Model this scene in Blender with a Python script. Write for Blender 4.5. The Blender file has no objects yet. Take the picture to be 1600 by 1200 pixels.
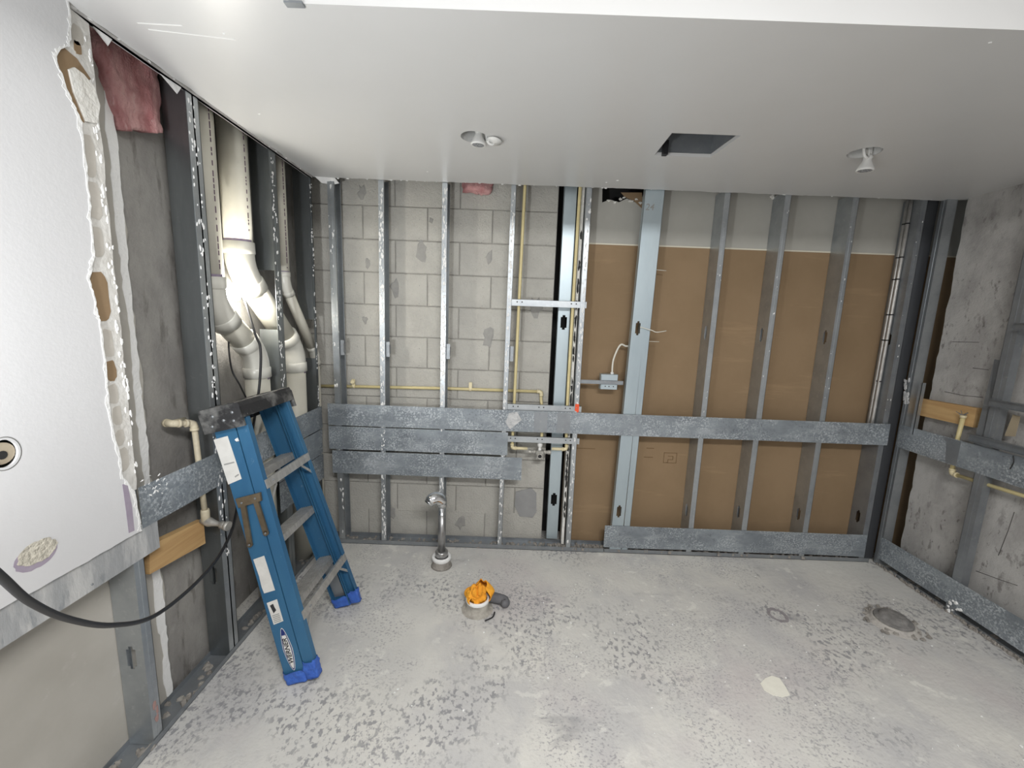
import bpy, math, random
from mathutils import Vector, Matrix, noise
from mathutils.geometry import tessellate_polygon
R = random.Random(7)
scn = bpy.context.scene
C = scn.collection
V = Vector

# ------------------------------------------------------------------ camera
PITCH, ROLL, FPX, CAMH = .1554, .0367, 640.0, 1.625
_F = V((0, math.cos(PITCH), -math.sin(PITCH))); _R = V((1, 0, 0)); _U = _R.cross(_F)
CR = math.cos(ROLL) * _R + math.sin(ROLL) * _U
CU = -math.sin(ROLL) * _R + math.cos(ROLL) * _U
CF = _F
cam_d = bpy.data.cameras.new('camera'); cam = bpy.data.objects.new('camera', cam_d); C.objects.link(cam)
cam_d.sensor_width = 36; cam_d.lens = 36 * FPX / 1600; cam_d.clip_start = .02
m = Matrix.Identity(4)
for i in range(3):
    m[i][0], m[i][1], m[i][2] = CR[i], CU[i], -CF[i]
m[2][3] = CAMH
cam.matrix_world = m
scn.camera = cam
def hit(px, py, ax, val):
    r = CR * ((px - 800) / FPX) - CU * ((py - 600) / FPX) + CF
    o = V((0, 0, CAMH)); return o + r * ((val - o[ax]) / r[ax])

# ------------------------------------------------------------------ world, lights, exposure
w = bpy.data.worlds.new('world'); scn.world = w; w.use_nodes = True
w.node_tree.nodes['Background'].inputs[0].default_value = (.8, .86, .9, 1)
w.node_tree.nodes['Background'].inputs[1].default_value = .05
scn.view_settings.view_transform = 'Standard'; scn.view_settings.look = 'None'
scn.view_settings.exposure = 0.26; scn.view_settings.gamma = 1; scn.view_settings.use_curve_mapping = False
def area(name, loc, target, sx, sy, power, col=(1, 1, 1)):
    d = bpy.data.lights.new(name, 'AREA'); d.shape = 'RECTANGLE'; d.size = sx; d.size_y = sy; d.energy = power; d.color = col
    o = bpy.data.objects.new(name, d); C.objects.link(o); o.location = loc
    o.rotation_euler = (V(target) - V(loc)).to_track_quat('-Z', 'Y').to_euler(); return o
# ceiling fixture of the raised ceiling behind the camera, and a work light standing at the left behind the camera
area('ceiling_fixture_light', (.55, -.55, 2.74), (.55, -.25, 0), 1.2, .4, 82, (1, .995, .98))
sd_ = bpy.data.lights.new('work_light_lamp', 'SPOT'); sd_.energy = 70; sd_.spot_size = math.radians(125); sd_.spot_blend = .9; sd_.shadow_soft_size = .07; sd_.color = (.96, .985, 1)
so_ = bpy.data.objects.new('work_light_lamp', sd_); C.objects.link(so_); so_.location = (-.95, .0, 1.25)
so_.rotation_euler = (V((-.75, 1.6, 2.45)) - V((-.95, .0, 1.25))).to_track_quat('-Z', 'Y').to_euler()

# ------------------------------------------------------------------ helpers
class MB:
    def __init__(s): s.v = []; s.f = []; s.sm = []
    def add(s, vs, fs, smooth=False):
        b = len(s.v); s.v += [tuple(x) for x in vs]
        for f in fs: s.f.append([b + i for i in f]); s.sm.append(smooth)
        return s
    def box(s, x0, x1, y0, y1, z0, z1):
        vs = [(x, y, z) for z in (z0, z1) for y in (y0, y1) for x in (x0, x1)]
        return s.add(vs, [(0, 2, 3, 1), (4, 5, 7, 6), (0, 1, 5, 4), (2, 6, 7, 3), (0, 4, 6, 2), (1, 3, 7, 5)])
    def obox(s, o, a, b, c):
        o, a, b, c = V(o), V(a), V(b), V(c)
        if a.cross(b).dot(c) < 0: a, b = b, a
        vs = [o, o + a, o + b, o + a + b, o + c, o + a + c, o + b + c, o + a + b + c]
        return s.add(vs, [(0, 2, 3, 1), (4, 5, 7, 6), (0, 1, 5, 4), (2, 6, 7, 3), (0, 4, 6, 2), (1, 3, 7, 5)])
    def cbox(s, x0, x1, y0, y1, z0, z1, c=.004, face='y-'):
        # box with the front face (y0) chamfered
        vs = [(x0, y1, z0), (x1, y1, z0), (x1, y1, z1), (x0, y1, z1), (x0, y0 + c, z0), (x1, y0 + c, z0), (x1, y0 + c, z1), (x0, y0 + c, z1),
              (x0 + c, y0, z0 + c), (x1 - c, y0, z0 + c), (x1 - c, y0, z1 - c), (x0 + c, y0, z1 - c)]
        return s.add(vs, [(3, 2, 1, 0), (0, 1, 5, 4), (1, 2, 6, 5), (2, 3, 7, 6), (3, 0, 4, 7), (4, 5, 9, 8), (5, 6, 10, 9), (6, 7, 11, 10), (7, 4, 8, 11), (8, 9, 10, 11)])
    def tube(s, pts, r, n=12, caps=True, smooth=True):
        pts = [V(p) for p in pts]; N = len(pts); rs = r if isinstance(r, (list, tuple)) else [r] * N
        up = None; rings = []
        for i, p in enumerate(pts):
            t = (pts[min(i + 1, N - 1)] - pts[max(i - 1, 0)])
            t = t.normalized() if t.length > 1e-9 else V((0, 0, 1))
            if up is None: up = t.orthogonal().normalized()
            up = (up - t * up.dot(t)); up = up.normalized() if up.length > 1e-6 else t.orthogonal().normalized()
            b = t.cross(up)
            rings.append([p + (up * math.cos(2 * math.pi * k / n) + b * math.sin(2 * math.pi * k / n)) * rs[i] for k in range(n)])
        base = len(s.v); s.v += [tuple(q) for rg in rings for q in rg]
        for i in range(N - 1):
            for k in range(n):
                a = base + i * n + k; b2 = base + i * n + (k + 1) % n
                s.f.append([a, b2, b2 + n, a + n]); s.sm.append(smooth)
        if caps:
            s.f.append([base + k for k in range(n)][::-1]); s.sm.append(False)
            s.f.append([base + (N - 1) * n + k for k in range(n)]); s.sm.append(False)
        return s
    def lathe(s, c, ax, prof, n=24, smooth=True, cap=True):
        # prof: (radius, height along axis)
        ax = V(ax).normalized(); u = ax.orthogonal().normalized(); b = ax.cross(u); c = V(c)
        base = len(s.v)
        for r, h in prof:
            for k in range(n):
                a = 2 * math.pi * k / n
                s.v.append(tuple(c + ax * h + (u * math.cos(a) + b * math.sin(a)) * r))
        for i in range(len(prof) - 1):
            for k in range(n):
                a = base + i * n + k; b2 = base + i * n + (k + 1) % n
                s.f.append([a, b2, b2 + n, a + n]); s.sm.append(smooth)
        if cap:
            s.f.append([base + k for k in range(n)][::-1]); s.sm.append(False)
            s.f.append([base + (len(prof) - 1) * n + k for k in range(n)]); s.sm.append(False)
        return s
    def slab(s, outer, holes, o, U, W, T):
        # polygon with holes in the (U, W) frame at o, thickness vector T
        o, U, W, T = V(o), V(U), V(W), V(T)
        loops = [outer] + list(holes)
        flat = [q for lp in loops for q in lp]
        tris = tessellate_polygon([[V((q[0], q[1], 0)) for q in lp] for lp in loops])
        n = len(flat); P0 = [o + U * q[0] + W * q[1] for q in flat]; P1 = [q + T for q in P0]
        fs = [tuple(t) for t in tris] + [tuple(i + n for i in reversed(t)) for t in tris]
        k = 0
        for lp in loops:
            L = len(lp)
            for i in range(L):
                a, b = k + i, k + (i + 1) % L; fs.append((a, b, b + n, a + n))
            k += L
        return s.add(P0 + P1, fs)
    def flake(s, o, U, W, Nn, size, th=.0015, asp=1.0, n=7):
        o, U, W, Nn = V(o), V(U).normalized(), V(W).normalized(), V(Nn).normalized()
        ph = R.random() * 6
        pts = []
        for k in range(n):
            a = ph + 2 * math.pi * k / n; rr = size * (.45 + .75 * R.random())
            pts.append(o + U * math.cos(a) * rr + W * math.sin(a) * rr * asp)
        top = [q + Nn * th * (.6 + .8 * R.random()) - (q - o) * .25 for q in pts]
        vs = pts + top + [o + Nn * th * 1.3]
        fs = [(k, (k + 1) % n, n + (k + 1) % n, n + k) for k in range(n)] + [(n + k, n + (k + 1) % n, 2 * n) for k in range(n)]
        return s.add(vs, fs)
    def build(s, name, mat, parent=None, label=None, cat=None, group=None, kind=None, recalc=True):
        me = bpy.data.meshes.new(name); me.from_pydata(s.v, [], s.f)
        if any(s.sm): me.polygons.foreach_set('use_smooth', s.sm)
        if recalc:
            import bmesh
            bm = bmesh.new(); bm.from_mesh(me); bmesh.ops.recalc_face_normals(bm, faces=bm.faces); bm.to_mesh(me); bm.free()
        me.update(); me.materials.append(mat)
        o = bpy.data.objects.new(name, me); C.objects.link(o)
        if parent:
            o.parent = parent; o.matrix_parent_inverse = parent.matrix_basis.inverted()
        return tag(o, label, cat, group, kind)
def tag(o, label=None, cat=None, group=None, kind=None):
    for k, x in (('label', label), ('category', cat), ('group', group), ('kind', kind)):
        if x: o[k] = x
    return o
def thing(name, loc, label, cat, group=None):
    o = bpy.data.objects.new(name, None); C.objects.link(o); o.location = loc; o.empty_display_size = .05
    return tag(o, label, cat, group)
def text_mesh(name, body, o, U, W, size, mat, parent, th=.0006, shear=0.0, label=None, xs=1.0, bold=0.0):
    cu = bpy.data.curves.new(name, 'FONT'); cu.body = body; cu.size = size; cu.shear = shear
    cu.align_x = 'CENTER'; cu.align_y = 'CENTER'; cu.resolution_u = 3; cu.extrude = th; cu.offset = bold
    t = bpy.data.objects.new(name, cu); C.objects.link(t)
    bpy.context.view_layer.update()
    me = bpy.data.meshes.new_from_object(t.evaluated_get(bpy.context.evaluated_depsgraph_get()))
    bpy.data.objects.remove(t)
    U, W = V(U).normalized(), V(W).normalized(); Nn = U.cross(W)
    for v in me.vertices: v.co = V(o) + U * v.co.x * xs + W * v.co.y + Nn * v.co.z
    me.materials.clear(); me.materials.append(mat)
    ob = bpy.data.objects.new(name, me); C.objects.link(ob); ob.parent = parent
    ob.matrix_parent_inverse = parent.matrix_basis.inverted()
    return tag(ob, label)
def jag(p, q, n, amp, seed=0, fine=.4):
    # jagged polyline from p to q without the end point
    rr = random.Random(seed); p, q = V(p), V(q); d = (q - p); t = V((-d.y, d.x)).normalized(); out = []; a = 0
    for i in range(n):
        a = a * .6 + rr.uniform(-1, 1) * amp
        out.append(tuple(p + d * (i / n) + t * (a if 0 < i else 0) + d * (rr.uniform(-.3, .3) / n if 0 < i else 0)))
    return out
def circle(cx, cy, rx, ry=None, n=28, jitter=0):
    ry = ry or rx
    return [(cx + rx * math.cos(2 * math.pi * k / n) * (1 + R.uniform(-jitter, jitter)), cy + ry * math.sin(2 * math.pi * k / n) * (1 + R.uniform(-jitter, jitter))) for k in range(n)]
def bez(pts, n=8):
    # Catmull-Rom through points
    pts = [V(p) for p in pts]; out = []
    for i in range(len(pts) - 1):
        p0, p1, p2, p3 = pts[max(i - 1, 0)], pts[i], pts[i + 1], pts[min(i + 2, len(pts) - 1)]
        for k in range(n):
            t = k / n
            out.append(.5 * ((2 * p1) + (p2 - p0) * t + (2 * p0 - 5 * p1 + 4 * p2 - p3) * t * t + (3 * p1 - p0 - 3 * p2 + p3) * t ** 3))
    return out + [pts[-1]]

# ------------------------------------------------------------------ materials
def mat(name, col, rough=.6, metal=0.0, var=None, scale=8.0, bump=0.0, bscale=60.0, spec=.5, detail=6.0, emit=None, stretch=None, lo=.35, hi=.65):
    mt = bpy.data.materials.new(name); mt.use_nodes = True; nt = mt.node_tree; b = nt.nodes['Principled BSDF']
    b.inputs['Roughness'].default_value = rough; b.inputs['Metallic'].default_value = metal
    b.inputs['Specular IOR Level'].default_value = spec
    tc = nt.nodes.new('ShaderNodeTexCoord'); mp = nt.nodes.new('ShaderNodeMapping'); nt.links.new(tc.outputs['Object'], mp.inputs[0])
    if stretch: mp.inputs['Scale'].default_value = stretch
    mt['mp'] = mp.name
    c4 = (*col, 1)
    if var:
        nz = nt.nodes.new('ShaderNodeTexNoise'); nz.inputs['Scale'].default_value = scale; nz.inputs['Detail'].default_value = detail; nz.inputs['Roughness'].default_value = .65
        nt.links.new(mp.outputs[0], nz.inputs[0])
        rp = nt.nodes.new('ShaderNodeValToRGB'); rp.color_ramp.elements[0].position = lo; rp.color_ramp.elements[1].position = hi
        rp.color_ramp.elements[0].color = (*var, 1); rp.color_ramp.elements[1].color = c4
        nt.links.new(nz.outputs['Fac'], rp.inputs[0]); nt.links.new(rp.outputs[0], b.inputs['Base Color'])
    else: b.inputs['Base Color'].default_value = c4
    if bump:
        n2 = nt.nodes.new('ShaderNodeTexNoise'); n2.inputs['Scale'].default_value = bscale; n2.inputs['Detail'].default_value = 5
        nt.links.new(mp.outputs[0], n2.inputs[0])
        bp = nt.nodes.new('ShaderNodeBump'); bp.inputs['Strength'].default_value = bump; bp.inputs['Distance'].default_value = .01
        nt.links.new(n2.outputs['Fac'], bp.inputs['Height']); nt.links.new(bp.outputs[0], b.inputs['Normal'])
    if emit:
        b.inputs['Emission Color'].default_value = (*emit[0], 1); b.inputs['Emission Strength'].default_value = emit[1]
    return mt
def nd(nt, typ, **kw):
    n = nt.nodes.new(typ)
    for k, v in kw.items():
        if k in n.inputs: n.inputs[k].default_value = v
        else: setattr(n, k, v)
    return n
def layered(name, base, layers, rough=.8, metal=0.0, spec=.4, bumps=()):
    # layers: (colour, scale, detail, lo, hi, stretch, modulate(scale, lo, hi) or None, strength)
    mt = bpy.data.materials.new(name); mt.use_nodes = True; nt = mt.node_tree; b = nt.nodes['Principled BSDF']
    b.inputs['Roughness'].default_value = rough; b.inputs['Metallic'].default_value = metal; b.inputs['Specular IOR Level'].default_value = spec
    tc = nt.nodes.new('ShaderNodeTexCoord'); cur = None
    def ns(scale, detail, stretch, off):
        mp = nd(nt, 'ShaderNodeMapping'); mp.inputs['Scale'].default_value = stretch or (1, 1, 1); mp.inputs['Location'].default_value = (off * 3.7, off * 1.9, off * 2.3)
        nt.links.new(tc.outputs['Object'], mp.inputs[0])
        z = nd(nt, 'ShaderNodeTexNoise', Scale=scale, Detail=detail, Roughness=.62); nt.links.new(mp.outputs[0], z.inputs[0]); return z.outputs['Fac']
    def mr(sock, lo, hi, t1=1.0):
        q = nd(nt, 'ShaderNodeMapRange'); q.inputs['From Min'].default_value = lo; q.inputs['From Max'].default_value = hi; q.inputs['To Max'].default_value = t1
        nt.links.new(sock, q.inputs['Value']); return q.outputs['Result']
    for i, (col, sc, de, lo, hi, st, mod, strength) in enumerate(layers):
        f = mr(ns(sc, de, st, i + 1), lo, hi, strength)
        if mod:
            g = mr(ns(mod[0], 3, None, i + 11), mod[1], mod[2])
            mu = nd(nt, 'ShaderNodeMath', operation='MULTIPLY'); nt.links.new(f, mu.inputs[0]); nt.links.new(g, mu.inputs[1]); f = mu.outputs[0]
        mx = nd(nt, 'ShaderNodeMix', data_type='RGBA')
        if cur is None: mx.inputs['A'].default_value = (*base, 1)
        else: nt.links.new(cur, mx.inputs['A'])
        mx.inputs['B'].default_value = (*col, 1); nt.links.new(f, mx.inputs['Factor']); cur = mx.outputs['Result']
    nt.links.new(cur, b.inputs['Base Color'])
    prev = None
    for i, (sc, de, strength, st) in enumerate(bumps):
        bp = nd(nt, 'ShaderNodeBump', Strength=strength, Distance=.01); nt.links.new(ns(sc, de, st, i + 31), bp.inputs['Height'])
        if prev: nt.links.new(prev, bp.inputs['Normal'])
        prev = bp.outputs[0]
    if prev: nt.links.new(prev, b.inputs['Normal'])
    return mt
M = {}
M['floor'] = layered('dusty_concrete', (.60, .59, .565), [
    ((.69, .675, .63), 1.6, 4, .42, .62, None, None, .8),
    ((.49, .485, .49), 2.4, 9, .48, .62, (1, .7, 1), None, .7),
    ((.53, .48, .485), 1.1, 4, .52, .68, None, None, .6),
    ((.23, .23, .245), 46, 12, .52, .58, (1, .75, 1), (1.9, .50, .60), .75),
    ((.30, .29, .31), 100, 10, .54, .60, (.8, 1, 1), (2.6, .46, .58), .7),
    ((.78, .77, .72), 18, 10, .57, .64, (.8, 1, 1), (1.5, .46, .6), .7),
    ((.28, .275, .29), 5, 12, .58, .68, (.5, 1.2, 1), (2.3, .5, .6), .6)],
    rough=.85, spec=.2, bumps=((4, 10, .6, (1, .6, 1)), (40, 6, .35, None)))
M['ceiling'] = layered('painted_ceiling', (.66, .66, .655), [((.63, .63, .62), 2, 3, .4, .65, None, None, .5)], rough=.34, spec=.45, bumps=((3, 3, .05, None),))
M['white'] = layered('white_drywall_paint', (.70, .70, .71), [((.64, .64, .65), 1.6, 5, .42, .66, (1, 1, .5), None, .6), ((.60, .59, .58), 22, 4, .70, .76, None, None, .4)], rough=.55, bumps=((60, 3, .05, None),))
M['gypsum'] = mat('torn_gypsum', (.80, .79, .75), .9, var=(.70, .68, .63), scale=30, bump=.5, bscale=70)
M['compound'] = mat('joint_compound', (.86, .86, .85), .85, bump=.4, bscale=80)
M['beige'] = layered('grey_paper_drywall', (.47, .45, .41), [((.41, .39, .35), 3, 5, .4, .65, None, None, .8), ((.55, .53, .5), 9, 6, .6, .7, None, None, .5)], rough=.9)
M['kraft'] = layered('brown_kraft_paper', (.295, .203, .118), [((.25, .17, .095), 2.5, 4, .4, .65, None, None, .7), ((.38, .26, .15), 5, 6, .6, .72, (.3, 1, 2), None, .5)], rough=.85, bumps=((150, 3, .06, (1, 1, .2)),))
M['greypaper'] = layered('grey_face_paper', (.47, .46, .42), [((.42, .41, .37), 3, 4, .4, .65, None, None, .7)], rough=.9)
M['cream'] = mat('cream_edge', (.72, .68, .56), .8)
M['block'] = layered('concrete_block', (.56, .545, .50), [((.48, .465, .43), 6, 6, .4, .65, None, None, .8), ((.20, .20, .19), 85, 5, .62, .69, None, None, .7), ((.55, .53, .48), 110, 4, .6, .7, None, None, .6), ((.26, .26, .25), 5, 7, .64, .72, None, None, .55)], rough=.95, bumps=((95, 6, .8, None), (300, 2, .4, None)))
M['mortar'] = mat('mortar', (.36, .35, .32), .95, var=(.28, .27, .25), scale=20, bump=.6, bscale=90)
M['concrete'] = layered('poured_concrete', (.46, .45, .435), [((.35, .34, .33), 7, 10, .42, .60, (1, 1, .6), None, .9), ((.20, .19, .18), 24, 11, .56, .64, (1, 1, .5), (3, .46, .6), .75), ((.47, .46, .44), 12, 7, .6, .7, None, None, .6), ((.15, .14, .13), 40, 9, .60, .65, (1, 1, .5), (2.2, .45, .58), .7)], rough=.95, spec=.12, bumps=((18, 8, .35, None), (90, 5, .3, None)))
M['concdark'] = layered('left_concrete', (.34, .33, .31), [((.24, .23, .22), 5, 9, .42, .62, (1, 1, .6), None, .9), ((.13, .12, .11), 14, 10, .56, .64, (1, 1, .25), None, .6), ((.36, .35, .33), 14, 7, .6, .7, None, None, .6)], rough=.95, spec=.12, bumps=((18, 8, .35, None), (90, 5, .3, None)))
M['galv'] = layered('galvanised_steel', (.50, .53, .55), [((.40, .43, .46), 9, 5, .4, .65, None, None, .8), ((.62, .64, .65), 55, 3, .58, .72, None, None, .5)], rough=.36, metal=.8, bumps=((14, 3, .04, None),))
M['galvblue'] = layered('bluish_galvanised_steel', (.50, .58, .62), [((.42, .50, .55), 5, 5, .4, .65, (1, 1, .3), None, .7)], rough=.40, metal=.65)
M['galvdull'] = layered('dull_galvanised_steel', (.33, .35, .37), [((.26, .28, .30), 8, 6, .4, .65, None, None, .8), ((.45, .46, .47), 40, 5, .60, .72, None, None, .5)], rough=.48, metal=.7)
M['galvshade'] = layered('shade_darkened_steel', (.27, .29, .30), [((.20, .215, .22), 8, 6, .4, .65, (1, 1, .2), None, .8), ((.36, .38, .39), 40, 5, .62, .74, None, None, .4)], rough=.38, metal=.9)  # steel colour darkened to paint in the unlit pipe cavity
M['strip'] = layered('weathered_zinc_strip', (.31, .345, .375), [
    ((.20, .225, .25), 3.0, 6, .40, .60, (1, 1, 1.6), None, .75),
    ((.60, .64, .67), 100, 9, .50, .58, (1, 1, 1), (6, .40, .56), .8),
    ((.14, .155, .175), 70, 8, .54, .64, (1, 1, 1), (5, .42, .58), .7),
    ((.46, .49, .52), 6, 7, .52, .68, (.6, 1, 2.0), None, .6)], rough=.5, metal=.4, bumps=((3, 2, .25, None), (40, 3, .04, None)))
M['smear'] = layered('plaster_smeared_zinc', (.42, .43, .44), [((.66, .66, .65), 7, 7, .46, .6, (1, 2.2, .5), None, .8), ((.24, .26, .28), 14, 7, .58, .66, (1, 2, .6), None, .6)], rough=.6, metal=.25, bumps=((12, 6, .5, (1, 2, .6)),))
M['pvc'] = layered('pvc_pipe', (.62, .60, .52), [((.55, .53, .46), 6, 5, .4, .65, None, None, .6), ((.45, .43, .38), 40, 5, .66, .74, None, None, .4)], rough=.34, spec=.5)
M['pvcw'] = layered('pvc_fitting', (.68, .67, .61), [((.60, .59, .53), 8, 5, .45, .7, None, None, .5)], rough=.28, spec=.5)
M['purple'] = mat('purple_primer', (.22, .17, .26), .6, var=(.34, .29, .36), scale=20)
M['ink'] = mat('pipe_print_ink', (.13, .08, .12), .7)
M['cpvc'] = mat('cream_cpvc', (.70, .60, .32), .4, var=(.62, .53, .28), scale=14)
M['cpvcf'] = mat('cream_cpvc_fitting', (.74, .65, .42), .4)
M['dirtycpvc'] = mat('dusty_cpvc', (.58, .52, .38), .55, var=(.45, .40, .30), scale=18)
M['brass'] = mat('dusty_valve_brass', (.50, .49, .45), .45, metal=.4, var=(.36, .35, .33), scale=30)
M['chrome'] = mat('chrome', (.75, .76, .77), .10, metal=1.0, bump=.05, bscale=20)
M['chromedull'] = mat('dull_chrome', (.46, .46, .46), .3, metal=.9, var=(.36, .36, .36), scale=12)
M['fgblue'] = layered('blue_fibreglass', (.030, .118, .235), [((.05, .17, .30), 5, 5, .45, .7, (1, 1, .3), None, .6), ((.20, .30, .40), 45, 7, .64, .74, None, (4, .48, .6), .5)], rough=.42)
M['aluminium'] = layered('scuffed_aluminium', (.55, .54, .52), [((.40, .39, .37), 20, 6, .4, .65, (1, 3, 1), None, .8), ((.70, .69, .66), 60, 4, .6, .7, None, None, .6)], rough=.42, metal=.6)
M['bronze'] = mat('bronze_spreader', (.13, .10, .065), .5, metal=.5, var=(.2, .16, .11), scale=14)
M['black'] = mat('black_plastic', (.018, .018, .02), .45)
M['capblack'] = layered('dusty_black_plastic', (.025, .025, .027), [((.20, .20, .195), 9, 7, .50, .64, None, None, .8), ((.40, .39, .38), 50, 6, .66, .72, None, None, .6)], rough=.6, bumps=((30, 5, .2, None),))
M['bluetape'] = mat('blue_tape', (.03, .10, .45), .4, var=(.05, .15, .55), scale=16, bump=1.0, bscale=35)
M['paper'] = mat('white_sticker', (.74, .73, .70), .6, var=(.66, .65, .62), scale=20)
M['navy'] = mat('navy_print', (.012, .03, .17), .5)
M['printblack'] = mat('black_print', (.03, .03, .035), .6)
M['printgrey'] = mat('grey_print', (.32, .32, .31), .7)
M['pink'] = layered('pink_fibreglass', (.70, .42, .41), [((.42, .17, .175), 9, 9, .40, .62, (1, 1.6, .5), None, .9), ((.74, .55, .53), 22, 9, .58, .70, (1, 2, .5), None, .7)], rough=1.0, spec=.05, bumps=((30, 10, 1.0, (1, 2, .6)), (120, 6, .6, None)))
M['wood'] = layered('pine_plank', (.60, .40, .19), [((.44, .26, .11), 7, 6, .4, .65, (1, .25, 4), None, .8)], rough=.75)
M['orange'] = mat('orange_cloth', (.93, .45, .04), .85, var=(.88, .34, .02), scale=9, bump=.6, bscale=40)
M['greycloth'] = mat('grey_rubber', (.13, .13, .14), .7, bump=.5, bscale=40)
M['orangetag'] = mat('orange_tag', (.85, .10, .03), .6)
M['cable'] = mat('white_cable', (.72, .70, .62), .5)
M['plastic'] = mat('white_plastic', (.82, .82, .80), .35)
M['lens'] = mat('grey_lens', (.16, .17, .19), .3, var=(.55, .56, .58), scale=160, lo=.45, hi=.5)
M['void'] = mat('void_shade', (.02, .02, .02), .9)  # near-black colour paints the shade of wall voids, gaps and holes
M['rubble'] = mat('dusty_rubble', (.36, .34, .31), .95, var=(.22, .2, .18), scale=25, bump=.8, bscale=60)
M['purplecore'] = mat('purple_board_paper', (.33, .28, .36), .85, var=(.40, .35, .42), scale=12)
M['bulb'] = mat('lit_bulb', (1, 1, 1), .4, emit=((1, .97, .88), 60))
M['foil'] = mat('clear_tape', (.42, .43, .44), .2, var=(.60, .60, .60), scale=40, bump=.6, bscale=40)

# ------------------------------------------------------------------ room constants
D, XL, XR, H = 2.725, -1.29, 2.647, 2.458     # stud faces of back, left, right; low ceiling
SD = .13                                       # depth of the stud cavity of the back wall
YB = D + SD; XLB = -1.385; XLC = -1.47; XRC = 2.74; TOP = 2.76; YF = -2.2
def Yp(x, y, v): return hit(x, y, 1, v)
def Lp(x, y, d=0): return hit(x, y, 0, XL + d)
def Bp(x, y, d=0): return hit(x, y, 1, D + d)
def Rp(x, y, d=0): return hit(x, y, 0, XR + d)
def Fp(x, y, z=0): return hit(x, y, 2, z)

# floor
mb = MB(); n = 60; vs = []; fs = []
x0, x1, y0, y1 = -1.62, 3.2, YF, 3.1
for j in range(n + 1):
    for i in range(n + 1):
        x = x0 + (x1 - x0) * i / n; y = y0 + (y1 - y0) * j / n
        vs.append((x, y, noise.noise(V((x * 1.3, y * 1.3, 0))) * .0025 - .0025))
for j in range(n):
    for i in range(n): fs.append((j * (n + 1) + i, j * (n + 1) + i + 1, (j + 1) * (n + 1) + i + 1, (j + 1) * (n + 1) + i))
mb.add(vs, fs, True)
mb.build('floor', M['floor'], label='dusty grey scraped concrete floor', kind='structure')

# upper deck (raised ceiling) and front wall
MB().box(-1.62, 3.2, YF - .1, 3.1, TOP, TOP + .08).build('ceiling', M['white'], label='higher white ceiling above the soffit', kind='structure')
MB().box(-1.62, 3.2, YF - .12, YF, 0, TOP).build('wall_front', M['white'], label='plain white wall opposite the stripped wall', kind='structure')

# low ceiling with ragged edges and three openings
SX, SY = -.645, 1.265
outer = [(SX, SY), (SX, YF), (XL + .006, YF)] + jag((XL + .006, YF), (XL + .006, 1.2), 3, .0, 1)[1:] + jag((XL + .006, 1.2), (-1.283, 2.715), 46, .0045, 2) + \
    jag((-1.283, 2.712), (XR + .01, 2.722), 150, .0045, 3) + [(XR + .01, 2.715), (3.2, 2.6), (3.2, SY)]
hc1 = (-.219, 2.06); hc2 = (1.612, 2.075)
rect = [(.665, 2.194), (.945, 2.193), (.962, 1.947), (.66, 1.947)]
low = MB().slab(outer, [circle(*hc1, .062, n=32, jitter=.012), circle(*hc2, .066, n=32, jitter=.012), rect], (0, 0, H), (1, 0, 0), (0, 1, 0), (0, 0, .016)) \
    .build('ceiling', M['ceiling'], label='lower painted ceiling with ragged edges and cut openings', kind='structure')
mb = MB()
for k in range(70):
    x = R.uniform(-1.2, 2.6); mb.flake((x, 2.716 + R.uniform(-.004, .006), H + R.uniform(-.002, .01)), (1, 0, 0), (0, 0, 1), (0, -1, 0), R.uniform(.004, .014), .004, asp=.5)
for k in range(26):
    y = R.uniform(1.3, 2.7); mb.flake((-1.287, y, H + R.uniform(-.004, .012)), (0, 1, 0), (0, 0, 1), (1, 0, 0), R.uniform(.004, .012), .004, asp=.5)
# paper tongues at the left edge and the corner
mb.add([(-1.285, 1.34, H), (-1.285, 1.43, H), (-1.30, 1.42, H - .035), (-1.295, 1.37, H - .012)], [(0, 1, 2, 3)])
mb.add([(-1.285, 1.56, H), (-1.285, 1.70, H), (-1.30, 1.685, H - .04), (-1.295, 1.61, H - .014)], [(0, 1, 2, 3)])
mb.add([(-1.27, 2.70, H), (-1.15, 2.715, H), (-1.13, 2.73, H - .026), (-1.17, 2.735, H - .034), (-1.24, 2.73, H - .028)], [(0, 1, 2, 3, 4)])
mb.build('torn_paper_edge', M['compound'], low, kind='stuff')
mb = MB().box(-1.296, -1.284, 1.29, 2.70, H - .012, H + .0165).box(-1.30, -1.284, 1.29, 2.70, H - .012, H - .010)
mb.build('edge_trim', mat('painted_trim', (.62, .61, .59), .7, var=(.45, .44, .42), scale=22), low)
mb = MB()   # scratches and chips in the paint
for a, b in (((215, 36), (285, 40)), ((232, 46), (368, 62))):
    p, q = hit(*a, 2, H), hit(*b, 2, H); d = q - p; t = V((-d.y, d.x, 0)).normalized() * .0022
    mb.obox(p - t - V((0, 0, .0008)), d, t * 2, (0, 0, .0014))
for px, py in ((350, 52), (405, 178), (948, 285), (965, 282), (1548, 66), (668, 268)):
    mb.flake(hit(px, py, 2, H), (1, 0, 0), (0, 1, 0), (0, 0, -1), .008, .002, asp=.4)
mb.build('paint_chips', M['compound'], low, kind='stuff')
# soffit face and its return
MB().box(SX, 3.2, SY - .002, SY + .014, H - .001, TOP).box(SX - .014, SX + .002, YF, SY + .014, H - .001, TOP).build('trim_1', M['ceiling'], label='white soffit face dropping from the higher ceiling', kind='structure')
MB().obox((SX - .012, SY - .012, H - .006), (.05, 0, 0), (0, .02, 0), (0, 0, .006)).build('corner_bead', M['galvdull'], label='bent metal corner bead at the soffit corner', cat='corner bead')

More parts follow.
